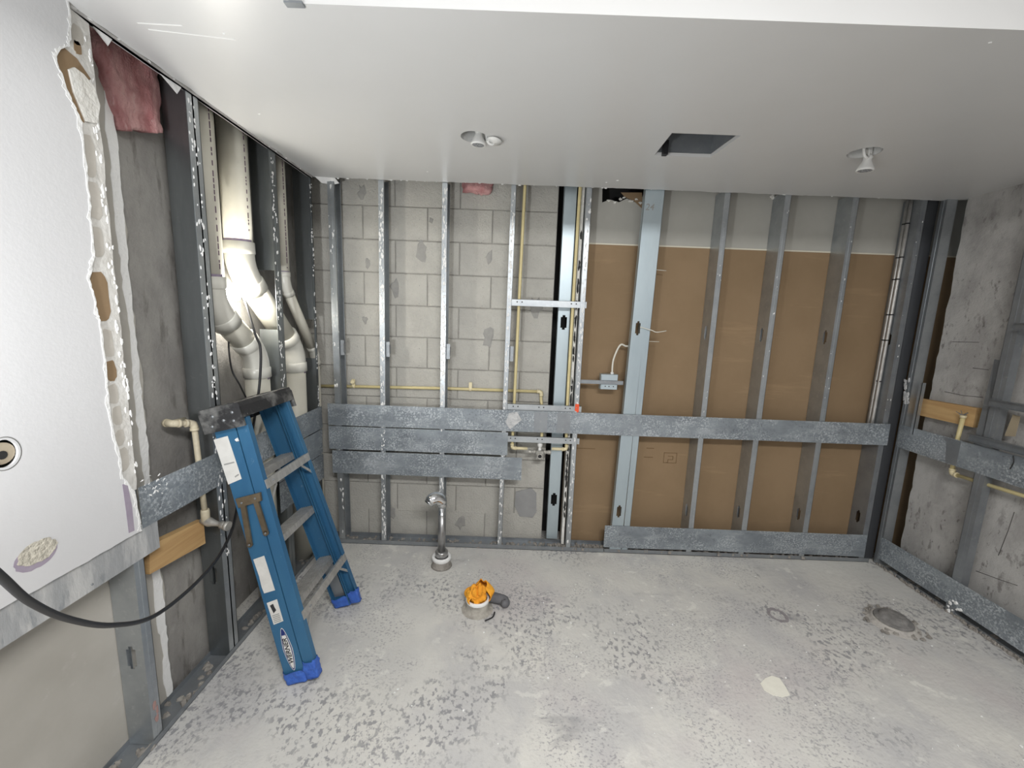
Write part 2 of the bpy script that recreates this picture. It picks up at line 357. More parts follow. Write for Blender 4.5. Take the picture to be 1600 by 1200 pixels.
# duct box in the rectangular opening
t = thing('vent_box', (.81, 2.07, H), 'metal vent box in the rectangular ceiling opening', 'vent')
mb = MB(); z0, z1 = H + .017, H + .17
for a, b in ((0, 1), (1, 2), (2, 3), (3, 0)):
    p, q = V((*rect[a], z0)), V((*rect[b], z0)); d = (q - p); nrm = V((-d.y, d.x, 0)).normalized() * .002
    mb.obox(p - nrm, d, nrm, (0, 0, z1 - z0))
mb.box(.63, .98, 1.93, 2.21, z1, z1 + .003).build('box_shell', M['galvdull'], t)
mb = MB()
for k in range(8): mb.tube([(.70 + .008 * k, 1.97 + .016 * k, H + .12), (.76 + .012 * k, 2.03 + .012 * k, H + .08), (.93, 2.0 + .012 * k, H + .13)], .012, 8)
mb.build('flexible_duct', M['black'], t)
MB().box(.70, .722, 2.16, 2.19, H - .004, H + .06).build('bracket', M['black'], t)

def hanging_spot(c, tip, loop, label):
    t = thing('hanging_spotlight', (c[0], c[1], H), label, 'light', 'spotlight heads in the ceiling')
    mb = MB().lathe((c[0], c[1], H + .002), (0, 0, 1), [(.0655, 0), (.0655, .07), (.063, .07), (.063, 0)], 32, cap=False)
    mb.build('recess_can', M['plastic'], t)
    MB().lathe((c[0], c[1], H + .07), (0, 0, 1), [(.066, 0), (.066, .003)], 32).build('can_top', M['galvdull'], t)
    tip = V(tip); base = V((tip.x + .004, tip.y - .004, tip.z + .085))
    MB().tube([base + V((0, 0, .05)), base + V((0, 0, .02)), base], .013, 12).build('stem', M['plastic'], t)
    ax = (tip - base).normalized()
    MB().lathe(base, ax, [(.012, 0), (.020, .012), (.017, .02), (.019, .03), (.034, .062), (.036, .068), (.034, .073), (.028, .071)], 24, cap=False).build('head', M['plastic'], t)
    MB().lathe(base, ax, [(.0285, .066), (.0285, .070)], 24).build('lens', M['lens'], t)
    MB().tube(bez([(loop[0], loop[1], H + .03), (loop[0] + .01, loop[1], H - .012), (loop[0] + .035, loop[1] + .01, H - .016), (loop[0] + .04, loop[1] + .012, H + .02)], 6), .006, 8).build('clip', M['plastic'], t)
    return t
hanging_spot(hc1, Yp(747, 232, 2.08), (-.165, 2.08), 'white spotlight head hanging from round ceiling hole above the block wall')
pl_ = bpy.data.objects['hanging_spotlight']; q = hit(772, 217, 2, H)
MB().lathe((q.x, q.y, H - .012), (.10, .12, 1), [(.004, 0), (.036, .0), (.036, .003), (.004, .004)], 24).build('cover_plate', M['plastic'], pl_)
MB().tube([(q.x - .03, q.y, H + .005), (q.x - .02, q.y, H - .010)], .004, 8).build('hinge', M['plastic'], pl_)
hanging_spot(hc2, Yp(1350, 272, 2.10), (1.60, 2.07), 'white spotlight head hanging low from round ceiling hole near concrete wall')

# ------------------------------------------------------------------ back wall: block half and board half
wb = MB().box(-1.62, 3.2, 3.0, 3.1, 0, TOP).build('wall_back', M['void'], label='back wall, half concrete block and half brown gypsum board', kind='structure')
MB().box(-1.56, .262, YB + .006, YB + .14, 0, TOP).build('mortar_bed', M['mortar'], wb)
PIT, MOD = .2145, .4325
zrow = [2.338 - PIT * k for k in range(-1, 12)]
bk = {}
def block_mesh(wd):
    key = round(wd, 3)
    if key not in bk:
        me_mb = MB().cbox(-wd / 2, wd / 2, 0, .10, -.1022, .1022, .005); bk[key] = me_mb
    return bk[key]
meshes = {}
for ri, zt in enumerate(zrow):
    off = -1.032 if ri % 2 == 1 else -.817      # joint phase
    x = off - MOD * 2
    while x < .264:
        a, b = max(x, -1.56), min(x + MOD, .264); x += MOD
        if b - a < .06: continue
        wd = b - a - .0065; zc = zt - PIT / 2
        if zc + .1 < .0: continue
        key = (round(wd, 3), ri == 11)
        if key not in meshes:
            o = MB().cbox(-wd / 2, wd / 2, 0, .10, -.1042, .1042, .0035).build('concrete_block', M['block'], wb); meshes[key] = o.data
        else:
            o = bpy.data.objects.new('concrete_block', meshes[key]); C.objects.link(o); o.parent = wb
        o.location = ((a + b) / 2, YB + R.uniform(-.0025, .0025), zc)
        if zc - .1042 < 0: o.location.z = .1042
# cement patch, spots
mb = MB(); q = [Yp(*a, YB) for a in ((806, 768), (830, 762), (838, 770), (838, 800), (832, 808), (812, 806), (804, 790))]
mb.slab([(v.x, v.z) for v in q], [], (0, YB - .003, 0), (1, 0, 0), (0, 0, 1), (0, -.004, 0)).build('cement_patch', mat('grey_cement_patch', (.27, .27, .27), .8, var=(.32, .32, .32), scale=9), wb)
mb = MB()
for px, py, s in ((565, 300, .03), (575, 410, .025), (660, 395, .05), (617, 450, .035), (570, 500, .02), (765, 400, .03), (762, 525, .045), (674, 345, .016), (690, 835, .03), (612, 800, .04), (720, 815, .045), (837, 480, .05)):
    v = Yp(px, py, YB); mb.flake((v.x, YB - .0008, v.z), (1, 0, 0), (0, 0, 1), (0, -1, 0), s, .0022, asp=1.7, n=11)
mb.build('mortar_smear', mat('dark_mortar_smear', (.30, .295, .28), .95, var=(.36, .35, .33), scale=30), wb, kind='stuff')

def box_child(name, m, par, *b, **k): return MB().box(*b).build(name, m, par, **k)
# brown board below, grey-faced board above, with a bite broken out at the ceiling
op = [(.40, .0), (3.2, .0), (3.2, 2.143), (.40, 2.143)]
MB().slab(op, [], (0, YB, 0), (1, 0, 0), (0, 0, 1), (0, .013, 0)).build('gypsum_panel', M['kraft'], wb, label='brown kraft-paper back of a gypsum board')
c0 = Yp(935, 298, YB); up = [(.40, 2.152), (3.2, 2.152), (3.2, TOP), (.85, TOP), (.82, 2.47), (.80, 2.425), (.76, 2.42), (.71, 2.44), (.66, 2.415), (.60, 2.43), (.55, 2.41), (.53, TOP), (.40, TOP)]
MB().slab(up, [], (0, YB, 0), (1, 0, 0), (0, 0, 1), (0, .013, 0)).build('gypsum_panel', M['greypaper'], wb, label='pale grey upper gypsum board')
MB().slab([(v.x, v.z) for v in (Yp(970, 301, YB), Yp(1003, 301, YB), Yp(1003, 326, YB), Yp(990, 314, YB), Yp(976, 308, YB))], [], (0, YB - .003, 0), (1, 0, 0), (0, 0, 1), (0, .002, 0)).build('torn_paper', M['kraft'], wb)
box_child('panel_edge', M['cream'], wb, .40, 3.2, YB - .004, YB + .012, 2.1432, 2.1518)
mb = MB()
for k in range(9): mb.flake((.60 + .03 * k + R.uniform(-.01, .01), YB - .002, 2.425 + R.uniform(-.012, .02)), (1, 0, 0), (0, 0, 1), (0, -1, 0), .016, .006, asp=.6)
for k in range(6):
    v = Yp(1215 + R.uniform(-9, 9), 308 + R.uniform(-2, 3), YB); mb.flake(v, (1, 0, 0), (0, 0, 1), (0, -1, 0), .022, .012, asp=.7)
mb.build('gypsum_crumbs', M['gypsum'], wb, kind='stuff')
# printed mark: square with a 2 inside, and faint print lines
mb = MB(); a, b = Yp(1037.5, 707, YB), Yp(1056.5, 724, YB); yk = YB - .0008
xa, xb, za, zb, tk = a.x, b.x, b.z, a.z, .004
for q in ((xa, xb, zb - tk, zb), (xa, xb, za, za + tk), (xa, xa + tk, za, zb), (xb - tk, xb, za, zb)): mb.box(q[0], q[1], yk, YB, q[2], q[3])
cx = lambda f: xa + (xb - xa) * f
cz = lambda f: za + (zb - za) * f
for q in ((.32, .72, .64, .69), (.68, .73, .33, .69), (.33, .73, .31, .36), (.33, .38, .08, .36), (.22, .38, .03, .08)): mb.box(cx(q[0]), cx(q[1]), yk, YB, cz(q[2]), cz(q[3]))
for q in ((900, 700, 930, 1), (1006, 714, 1020, 1), (1010, 700, 1022, 1)):
    v = Yp(q[0], q[1], YB); v2 = Yp(q[2], q[1] + 1, YB); mb.box(v.x, v2.x, yk, YB, v.z - .003, v.z + .002)
mb.build('printed_mark', mat('brown_print', (.17, .10, .045), .8), wb, label='printed square mark on the brown board')

# ------------------------------------------------------------------ steel studs
def grid_panel(mb, o, U, W, T, us, vs, hole):
    o, U, W, T = V(o), V(U), V(W), V(T)
    for i in range(len(us) - 1):
        for j in range(len(vs) - 1):
            if hole((us[i] + us[i + 1]) / 2, (vs[j] + vs[j + 1]) / 2): continue
            mb.obox(o + U * us[i] + W * vs[j], U * (us[i + 1] - us[i]), W * (vs[j + 1] - vs[j]), T)
def keyhole_panel(mb, o, U, T, wid, z0, z1, holes, hw=.017, hh=.034):
    # vertical panel of width wid along U; holes: list of z centres
    c = wid / 2; us = [0, c - hw, c - hw * .45, c + hw * .45, c + hw, wid]
    vs = [z0]
    for z in sorted(holes): vs += [z - hh * 1.35, z - hh, z + hh, z + hh * 1.35]
    vs.append(z1)
    def hole(u, v):
        for z in holes:
            if abs(v - z) < hh and abs(u - c) < hw: return True
            if abs(v - z) < hh * 1.35 and abs(u - c) < hw * .45: return True
        return False
    grid_panel(mb, V(o) - V((0, 0, 0)), U, (0, 0, 1), T, us, vs, hole)
TH = .0016
def c_stud(o, wdir, ddir, fl, dp, z0, z1, holes, tilt=0.0, lip=.008, notch=None):
    """C stud: corner of web/front flange at o (x,y), flange runs along wdir, web along ddir (into the wall)."""
    mb = MB(); o = V((o[0], o[1], 0)); w_ = V(wdir); d_ = V(ddir); zz = V((0, 0, z1 - z0)); b = o + V((0, 0, z0))
    mb.obox(b, w_ * fl, d_ * TH, zz)                                # front flange
    if not notch: mb.obox(b + d_ * (dp - TH), w_ * fl, d_ * TH, zz)               # rear flange
    mb.obox(b + w_ * (fl - TH), w_ * TH, d_ * lip, zz)              # lips
    if not notch: mb.obox(b + d_ * (dp - lip) + w_ * (fl - TH), w_ * TH, d_ * lip, zz)
    if notch:
        mb.obox(b + d_ * TH, d_ * (dp - 2 * TH), w_ * TH, V((0, 0, notch[0] - z0)))
        mb.obox(o + V((0, 0, notch[1])) + d_ * TH, d_ * (dp - 2 * TH), w_ * TH, V((0, 0, z1 - notch[1])))
        for za, zb in ((z0, notch[0]), (notch[1], z1)): mb.obox(o + V((0, 0, za)) + d_ * (dp - TH), w_ * fl, d_ * TH, V((0, 0, zb - za)))
    else:
        keyhole_panel(mb, o + d_ * TH, d_, w_ * TH, dp - 2 * TH, z0, z1, holes)
    # stiffening bead in the flange
    mb.obox(b + w_ * fl * .45 - d_ * .0012, w_ * fl * .12, d_ * .0014, zz)
    if tilt:
        mb.v = [(x + tilt * (z - 1.2), y, z) for x, y, z in mb.v]
    return mb
def speckle(par, o, U, Nn, wid, z0, z1, count, smin=.003, smax=.012, tilt=0, asp=2.4):
    mb = MB(); o = V(o); U = V(U); count = int(count * 1.8); smin *= .5; smax *= .62
    for k in range(count):
        z = R.uniform(z0, z1); s = R.uniform(smin, smax)
        mb.flake(o + U * R.uniform(s, max(s * 1.01, wid - s)) + V((tilt * (z - 1.2), 0, z)) + V(Nn) * .0013, U, (0, 0, 1), Nn, min(s, wid * .45), .0018, asp=asp)
    return mb.build('joint_compound', M['compound'], par, kind='stuff')
G1 = 'steel studs of the block wall'
stud_spec = [  # x0, flange, depth, tilt, holes, mat, label, speckles
    (-1.200, .044, .10, -.004, [], 'galv', 'spotted steel stud of the block wall beside the drain pipes', 26),
    (-.889, .036, .10, .004, [], 'galv', 'white-flecked steel stud of the block wall, second from the drain pipes', 150),
    (-.483, .034, .10, .001, [], 'galv', 'white-flecked steel stud above the chrome pipe, third from the drain pipes', 120),
    (-.056, .031, .10, .006, [], 'galv', 'scuffed steel stud beside the cream riser pipe, fourth from the drain pipes', 90)]
studs = []
for x0, fl, dp, tl, ho, mm, lab, ns in stud_spec:
    o = c_stud((x0, D), (1, 0, 0), (0, 1, 0), fl, dp, .004, H + .02, ho, tl).build('metal_stud', M[mm], label=lab, cat='stud', group=G1)
    speckle(o, (x0, D, 0), (1, 0, 0), (0, -1, 0), fl, .05, 2.42, ns, tilt=tl)
    zc = 1.40; xx = x0 + fl + tl * .2
    MB().box(xx + .001, xx + .026, D + .012, D + .0135, zc - .05, zc + .05).box(xx + .001, xx + .0025, D + .012, D + .06, zc - .05, zc + .05).box(xx + .024, xx + .026, D + .006, D + .04, zc - .03, zc + .03).build('clip', M['galvdull'], o)
    studs.append(o)
# stud 5 in front of the brown board's left edge, with an orange tag
o5 = c_stud((.428, D), (1, 0, 0), (0, 1, 0), .032, SD - .003, .004, H + .02, [], -.002).build('metal_stud', M['galv'], label='scuffed steel stud with an orange tag, beside the brown board', cat='stud')
speckle(o5, (.428, D, 0), (1, 0, 0), (0, -1, 0), .032, .05, 2.4, 60, tilt=-.002)
v = Bp(901, 638)
MB().slab([(-.013, .03), (.013, .03), (.013, -.02), (.004, -.033), (-.004, -.02), (-.013, -.016)], [circle(-.003, .004, .0035, n=10)], (v.x + .002, D - .004, v.z), (1, 0, 0), (0, 0, 1), (0, .0012, 0)).build('tag', M['orangetag'], o5, label='bright orange tag')
# set-back stud showing its web
mb = MB(); keyhole_panel(mb, (.292, D + .07, 0), (1, 0, 0), (0, TH, 0), .082, .05, H + .2, [1.62, .355], .021, .036)
mb.box(.292, .2936, D + .07, D + .11, .05, H + .2).box(.3724, .374, D + .07, D + .11, .05, H + .2)
mb.build('metal_stud', M['galvblue'], label='set-back steel stud with its web facing out behind the shower valve', cat='stud')
# board end between the riser pipe and stud 5
t = MB().box(.402, .420, D + .055, YB - .001, .02, H + .15).build('gypsum_offcut', M['gypsum'], label='ragged gypsum board edge behind the right riser pipe', cat='drywall')
mb = MB()
for k in range(40):
    z = R.choice([R.uniform(.2, .9), R.uniform(.9, 2.2)]); mb.flake((.411, D + .0545, z), (1, 0, 0), (0, 0, 1), (0, -1, 0), .008, .001, asp=4)
mb.build('dark_gaps', M['void'], t, kind='stuff')
# stud 6: web facing out plus a stud flange
mb = MB(); t6 = .020
keyhole_panel(mb, (.765, D, 0), (1, 0, 0), (0, TH, 0), .083, .004, H + .02, [1.60, .315], .016, .034)
mb.box(.765, .7666, D, D + .04, .004, H + .02)
mb.v = [(x + t6 * (z - 1.2), y, z) for x, y, z in mb.v]
o6 = mb.build('metal_stud', M['galvblue'], label='wide steel stud with its punched web facing out and 24 marked on top', cat='stud')
c = Bp(1015, 324); text_mesh('handwriting', '24', (c.x, D - .0006, c.z), (1, -.04, 0), (0, 0, 1), .055, M['printgrey'], o6, .0004, shear=.15, bold=.0004)
o = c_stud((.849, D - .0005), (1, 0, 0), (0, 1, 0), .042, SD - .003, .004, H + .02, [], t6 - .004).build('metal_stud', M['galvblue'], label='steel stud screwed flange to the side of the wide punched stud', cat='stud')
for x0, fl, tl, lab, mm in ((1.291, .036, -.001, 'steel stud on the brown board beside the printed square mark', 'galv'), (1.668, .038, .0, 'middle steel stud on the brown board, second from the printed square mark', 'galv'),
                            (2.098, .038, -.004, 'steel stud on the brown board, next to the corner cables', 'galv'), (2.527, .038, -.004, 'steel corner stud carrying the tied white cables', 'galvdull')):
    o = c_stud((x0, D), (1, 0, 0), (0, 1, 0), fl, SD - .003, .004, H + .02, [1.585, .315], tl).build('metal_stud', M[mm], label=lab, cat='stud', group='steel studs on the brown board')
    speckle(o, (x0, D, 0), (1, 0, 0), (0, -1, 0), fl, 1.0, 2.4, 6, .002, .006, tilt=tl)
# tied cables on the corner stud
for k, (xx, yy) in enumerate(((2.512, D + .06), (2.512, D + .085))):
    t = thing('cable', (xx, yy, 1.5), ['bright metal-clad cable tied to the corner stud, outer one', 'bright metal-clad cable tied to the corner stud, inner one'][k], 'cable')
    MB().tube([(xx + .009 * 0, yy, 2.7), (xx, yy, 1.9), (xx - .002, yy, 1.05), (xx - .002, yy, .9)], .0105, 10).build('sheath', M['aluminium'], t)
    for z in (2.33, 2.12, 1.98, 1.75, 1.58, 1.30): MB().tube([(xx, yy, z - .004), (xx, yy, z + .004)], .0118, 10).build('tie', M['black'], t)
# top track hint and floor tracks
def track(o, along, across, ln, wd, hgt, m, lab, dust=60):
    mb = MB(); o = V(o); a = V(along); c = V(across)
    mb.obox(o, a * ln, c * wd, (0, 0, .002)); mb.obox(o, a * ln, c * .002, (0, 0, hgt)); mb.obox(o + c * (wd - .002), a * ln, c * .002, (0, 0, hgt))
    ob = mb.build('floor_track', M[m], label=lab, cat='track', group='floor tracks')
    mb = MB()
    for k in range(dust): mb.flake(o + a * R.uniform(.05, ln - .05) + c * R.uniform(.012, wd - .012) + V((0, 0, .002)), a, c, (0, 0, 1), R.uniform(.006, .022), .008)
    mb.build('rubble', M['rubble'], ob, kind='stuff')
    return ob
track((-1.28, D - .004, .0), (1, 0, 0), (0, 1, 0), 1.98, .105, .03, 'galvdull', 'grey floor track under the block wall, full of rubble', 120)
track((.705, D - .002, .0), (1, 0, 0), (0, 1, 0), 1.90, .11, .028, 'galvdull', 'grey floor track under the brown board, behind the bottom strip', 120)
track((XL + .004, YF, .0), (0, 1, 0), (-1, 0, 0), 4.90, .098, .024, 'galvdull', 'dusty floor track running below the drain pipes', 180)
track((XR + .003, YF, .0), (0, 1, 0), (1, 0, 0), 4.86, .09, .02, 'galvdull', 'dirty floor track under the concrete wall', 150)
mb = MB()
for k in range(220):
    y = R.uniform(.9, 2.70); mb.flake((XR + R.uniform(-.012, .004), y, .0), (0, 1, 0), (1, 0, 0), (0, 0, 1), R.uniform(.006, .016), .012, asp=.6)
mb.build('wall_debris', M['rubble'], label='broken mortar line along the foot of the concrete wall', cat='debris', kind='stuff')
mb = MB()
for k in range(120):
    x = R.uniform(.32, .72) if k < 60 else R.uniform(.75, 2.5); mb.flake((x, D + R.uniform(-.004, .06), .012), (1, 0, 0), (0, 1, 0), (0, 0, 1), R.uniform(.006, .018), .012)
mb.build('wall_debris', M['rubble'], label='mortar crumbs along the foot of the brown board', cat='debris', kind='stuff')

# ------------------------------------------------------------------ steel backing strips
def strip(a, b, z0, z1, yoff, nrm, m, lab, group, screws=10, bow=0.0, seam=False, n=14, dz=(0, 0)):
    """flat strip from a to b (x,y) in front of the studs; nrm points into the room."""
    mb = MB(); a, b = V((*a, 0)), V((*b, 0)); N_ = V((*nrm, 0)); d = b - a; pts = []
    for i in range(n + 1):
        f = i / n; bo = math.sin(f * 9) * bow + yoff
        for (zz, e) in ((z0 + dz[0] * (1 - f) + dz[1] * f, 0), (z1 + dz[0] * (1 - f) + dz[1] * f, 1)):
            q = a + d * f + N_ * (bo + (.003 if (e == 0 and bow) else 0) * math.sin(f * 14)); pts.append(V((q.x, q.y, zz)))
    vs = pts + [p + N_ * .0014 for p in pts]; m_ = len(pts); fs = []
    for i in range(n):
        k = i * 2; fs += [(k, k + 2, k + 3, k + 1), (m_ + k, m_ + k + 1, m_ + k + 3, m_ + k + 2), (k, m_ + k, m_ + k + 2, k + 2), (k + 1, k + 3, m_ + k + 3, m_ + k + 1)]
    fs += [(0, 1, m_ + 1, m_), (2 * n, m_ + 2 * n, m_ + 2 * n + 1, 2 * n + 1)]
    mb.add(vs, fs)
    ob = mb.build('backing_strip', M[m], label=lab, cat='steel strip', group=group)
    if screws:
        mb = MB()
        for k in range(screws):
            f = (k + .3) / screws
            for zz in (z0 + .02, z1 - .02):
                q = a + d * f + N_ * (yoff + math.sin(f * 9) * bow); mb.lathe((q.x, q.y, zz + dz[0] * (1 - f) + dz[1] * f), N_, [(.0035, .001), (.0035, .003), (.0015, .004)], 6)
        mb.build('screws', M['galvdull'], ob, kind='stuff')
    return ob
GS = 'steel backing strips'; n_ = (0, -1)
s_up = strip((-1.246, D), (2.575, D), .871, 1.020, .007, n_, 'strip', 'long mottled steel strip across the block wall and the brown board', GS, 22, .0015)
strip((-1.246, D), (-.015, D), .700, .862, .002, n_, 'strip', 'middle mottled steel strip on the block wall, between two others', GS, 8, .001)
strip((-1.225, D), (.088, D), .528, .690, .006, n_, 'strip', 'bowed lowest steel strip on the block wall, above the chrome pipe', GS, 8, .002, dz=(0, -.004))
strip((.697, D), (2.562, D), .042, .208, .003, n_, 'strip', 'mottled steel strip along the bottom of the brown board', GS, 12, .001)
nl = (1, 0)
strip((XL, 1.345), (XL, 2.716), .848, 1.0, .002, nl, 'strip', 'steel strip passing behind the ladder below the cream water pipe', GS, 9, .001)
strip((XL, 2.18), (XL, 2.712), .672, .842, .003, nl, 'strip', 'short steel strip in the corner, middle of three behind the ladder', GS, 3)
strip((XL, 2.18), (XL, 2.712), .492, .668, .0035, nl, 'strip', 'short steel strip in the corner, lowest of three behind the ladder', GS, 3)
sm = strip((XL, .0), (XL, 1.405), .742, .865, .0015, nl, 'smear', 'plaster-smeared steel strip under the white drywall', GS, 4)
mb = MB()
for k in range(22): mb.flake((XL + .0035, R.uniform(1.36, 1.47), R.uniform(.93, 1.03)), (0, R.uniform(.5, 1), R.uniform(-1, 1)), (0, R.uniform(-.6, .6), 1), (1, 0, 0), R.uniform(.003, .012), .0015, asp=.4)
mb.build('joint_compound', M['compound'], sm, kind='stuff')
nr = (-1, 0)
strip((XR, 2.72), (XR, 1.2), .864, 1.020, .002, nr, 'strip', 'mottled steel strip across the concrete wall at grab-bar height', GS, 8, .001)
ru = bpy.data.objects['backing_strip.008']
q0, q1 = Rp(1500, 705), Rp(1473, 700); MB().box(XR - .0048, XR - .0036, q0.y, q1.y, .868, 1.016).build('nail_plate', M['galvdull'], ru)
MB().tube(bez([Rp(1583, 712, -.008), Rp(1584, 722, -.012), Rp(1578, 733, -.008)], 5), .0025, 6).build('wire_scrap', M['black'], ru)
rs = strip((XR, 2.70), (XR, 1.0), .050, .210, .002, nr, 'strip', 'steel strip along the bottom of the concrete wall', GS, 8, .001)
mb = MB()
for k in range(12):
    v = Rp(1492 + R.uniform(-9, 12), 948 + R.uniform(-9, 7)); mb.flake((XR - .004, v.y, v.z), (0, 1, 0), (0, 0, 1), (-1, 0, 0), R.uniform(.006, .016), .005)
mb.build('joint_compound', M['compound'], rs, kind='stuff')
# torn clear tape on the long strip
mb = MB(); q = [Bp(*a) for a in ((795, 645), (808, 643), (815, 656), (797, 670), (790, 660))]
mb.slab([(v.x, v.z) for v in q], [], (0, D - .0085, 0), (1, 0, 0), (0, 0, 1), (0, -.001, 0)).build('torn_tape', M['foil'], s_up)
for x in (.205, .36): MB().box(x - .045, x + .045, D - .0092, D - .0082, .875, 1.014).build('nail_plate', M['galvdull'], s_up)

# ------------------------------------------------------------------ braces and water piping on the back wall
def brace(x0, x1, z, lab, holes):
    mb = MB().box(x0, x1, D + .004, D + .0055, z - .021, z + .021).box(x0, x1, D + .004, D + .018, z + .0195, z + .021)
    o = mb.build('pipe_brace', M['galv'], label=lab, cat='bracket', group='pipe braces at the shower valve')
    mb = MB()
    for h in holes:
        for dx in (-.016, .016): mb.lathe((h + dx, D + .0045, z + .004), (0, -1, 0), [(.0045, 0), (.0045, .0009)], 10)
    mb.build('slot_holes', M['void'], o, kind='stuff'); return o
brace(-.035, .468, 1.738, 'galvanised brace bar high on the cream riser pipes', (.03, .385))
brace(-.05, .478, 1.040, 'galvanised brace bar just above the long strip', (.03, .205, .385))
brace(-.02, .478, .815, 'galvanised brace bar just above the shower valve', (.02, .205, .40))
def pipe_thing(name, label, cat, base): return thing(name, base, label, cat)
yv = D + .034
V1 = [Yp(821, 285, yv), Yp(813, 430, yv), Yp(803, 640, yv), Yp(800, 700, yv)]
V2 = [Yp(907, 288, yv), Yp(898, 430, yv), Yp(886, 640, yv), Yp(885, 702, yv)]
V1[0].z = V2[0].z = 2.62
def elbow(par, p, d1, d2, r, m, ln=.03):
    p, d1, d2 = V(p), V(d1).normalized(), V(d2).normalized()
    pts = [p + d1 * ln, p + d1 * ln * .5, p + (d1 + d2) * ln * .12, p + d2 * ln * .5, p + d2 * ln]
    mb = MB().tube(pts, r, 12); mb.tube([p + d1 * ln * .7, p + d1 * ln * 1.05], r * 1.12, 12); mb.tube([p + d2 * ln * .7, p + d2 * ln * 1.05], r * 1.12, 12)
    return mb.build('elbow', m, par)
for VV, lab, sx in ((V1, 'cream riser pipe beside the scuffed stud, feeding the shower valve', 1), (V2, 'cream riser pipe beside the orange-tagged stud, feeding the shower valve', -1)):
    t = pipe_thing('water_pipe', lab, 'pipe', tuple(VV[-1]))
    MB().tube(bez(VV, 4), .0105, 12).build('riser', M['cpvc'], t)
    e = VV[-1]; vx = Yp(843, 704, yv).x
    elbow(t, e, (0, 0, 1), (sx, 0, 0), .0125, M['cpvcf'])
    MB().tube([e, (vx - sx * .085, yv, e.z)], .0105, 12).build('branch', M['cpvcf'], t)
    t['group'] = 'riser pipes'
# long horizontal run behind the studs with its drop to the valve
yh = D + .115
t = pipe_thing('water_pipe', 'long level cream pipe crossing the block wall, turning down to the valve', 'pipe', (-.5, yh, 1.13))
h0, h1 = Yp(480, 602.5, yh), Yp(846, 612, yh)
MB().tube([h0, Yp(700, 607, yh), h1], .0105, 12).build('level_run', M['cpvc'], t)
elbow(t, h1, (-1, 0, 0), (0, 0, -1), .0125, M['cpvcf'])
zq = Yp(846, 690, yv)
MB().tube(bez([h1, h1 - V((0, 0, .05)), (zq.x, yh - .03, h1.z - .14), (zq.x, yv, zq.z + .06), (zq.x, yv, zq.z)], 5), .0105, 12).build('drop', M['cpvc'], t)
for px, py in ((553, 603), (735, 608)):
    v = Yp(px, py, yh); MB().tube([v - V((.008, 0, 0)), v + V((.008, 0, 0))], .0155, 12).box(v.x - .01, v.x + .012, yh - .014, yh - .01, v.z, v.z + .05).build('pipe_clip', M['cpvcf'], t)
v = Yp(553, 596, yh); MB().lathe((v.x, yh - .02, v.z), (0, -1, 0), [(.012, 0), (.016, .006), (.012, .012)], 12).build('clip_knob', M['cpvcf'], t)
# shower valve
c = Yp(843, 710, yv)
t = thing('shower_valve', (c.x, c.y, c.z - .03), 'dusty brass shower valve between the two cream risers', 'valve')
MB().cbox(c.x - .028, c.x + .028, yv - .03, yv + .02, c.z - .03, c.z + .03, .006).build('body', M['brass'], t)
MB().lathe((c.x, yv - .03, c.z - .002), (0, -1, 0), [(.022, 0), (.022, .008), (.018, .012), (.013, .012), (.013, .004)], 20, cap=False).build('cartridge_collar', M['brass'], t)
MB().lathe((c.x, yv - .033, c.z - .002), (0, -1, 0), [(.013, 0), (.013, .002)], 16).box(c.x - .002, c.x + .003, yv - .044, yv - .034, c.z - .01, c.z + .008).build('cartridge', M['black'], t)
MB().lathe((c.x, yv, c.z + .03), (0, 0, 1), [(.012, 0), (.012, .012), (.009, .014), (.009, .022), (.016, .03), (.019, .042), (.016, .054), (.008, .062)], 16).build('ball_stop', M['plastic'], t)
for s in (-1, 1):
    MB().lathe((c.x + s * .028, yv, c.z + .018), (s, 0, 0), [(.016, 0), (.016, .014), (.012, .016), (.012, .028), (.015, .03), (.015, .05), (.013, .052)], 14).build('inlet', M['brass'], t)
# junction box on its bracket, with cable
c = Bp(952, 597, .02)
t = thing('bracket_bar', (.60, D + .02, c.z), 'slim galvanised bar carrying the junction box', 'bracket')
MB().box(.462, .752, D + .02, D + .0215, c.z - .014, c.z + .010).box(.462, .752, D + .014, D + .0215, c.z + .009, c.z + .0105).box(.462, .752, D + .014, D + .0215, c.z - .015, c.z - .0135).build('bar', M['galvdull'], t)
t = thing('junction_box', (c.x, D + .03, c.z - .05), 'square steel junction box with a cover between two studs', 'electrical box')
MB().cbox(c.x - .058, c.x + .058, D + .024, D + .075, c.z - .052, c.z + .052, .004).build('box', M['galvblue'], t)
MB().box(c.x - .054, c.x + .054, D + .0205, D + .0238, c.z + .012, c.z + .05).box(c.x - .054, c.x + .054, D + .0205, D + .0238, c.z - .05, c.z - .018).build('cover', M['galvblue'], t)
mb = MB()
for dx in (-.025, 0, .03): mb.lathe((c.x + dx, D + .0205, c.z - .03), (0, -1, 0), [(.004, 0), (.004, .001)], 8)
mb.build('knockout', M['void'], t, kind='stuff')
a = V((c.x + .022, D + .05, c.z + .05)); e = Yp(979, 541, D + .06)
MB().tube([a, a + V((0, 0, .014))], .011, 12).build('connector', M['plastic'], t)
MB().tube(bez([a, a + V((.002, 0, .10)), a + V((.04, .0, .20)), e, e + V((.05, .005, .012))], 6), .006, 10).build('conduit_cable', M['cable'], t, label='white flexible cable')
for (p0, p1, p2, lab) in (((1000, 511), (1018, 516), (1041, 517), 'white wire end poking through the wide punched stud'),):
    MB().tube(bez([Bp(*p0, -.004), Bp(*p1, -.02), Bp(1026, 519, -.03), Bp(*p2, -.01)], 6), .0028, 8).build('wire', M['cable'], label=lab, cat='wire')
MB().tube([Bp(1005, 533, .035), Bp(1030, 534, .03)], .002, 8).build('wire', M['cable'], label='thin straight wire stub below the punched hole', cat='wire')
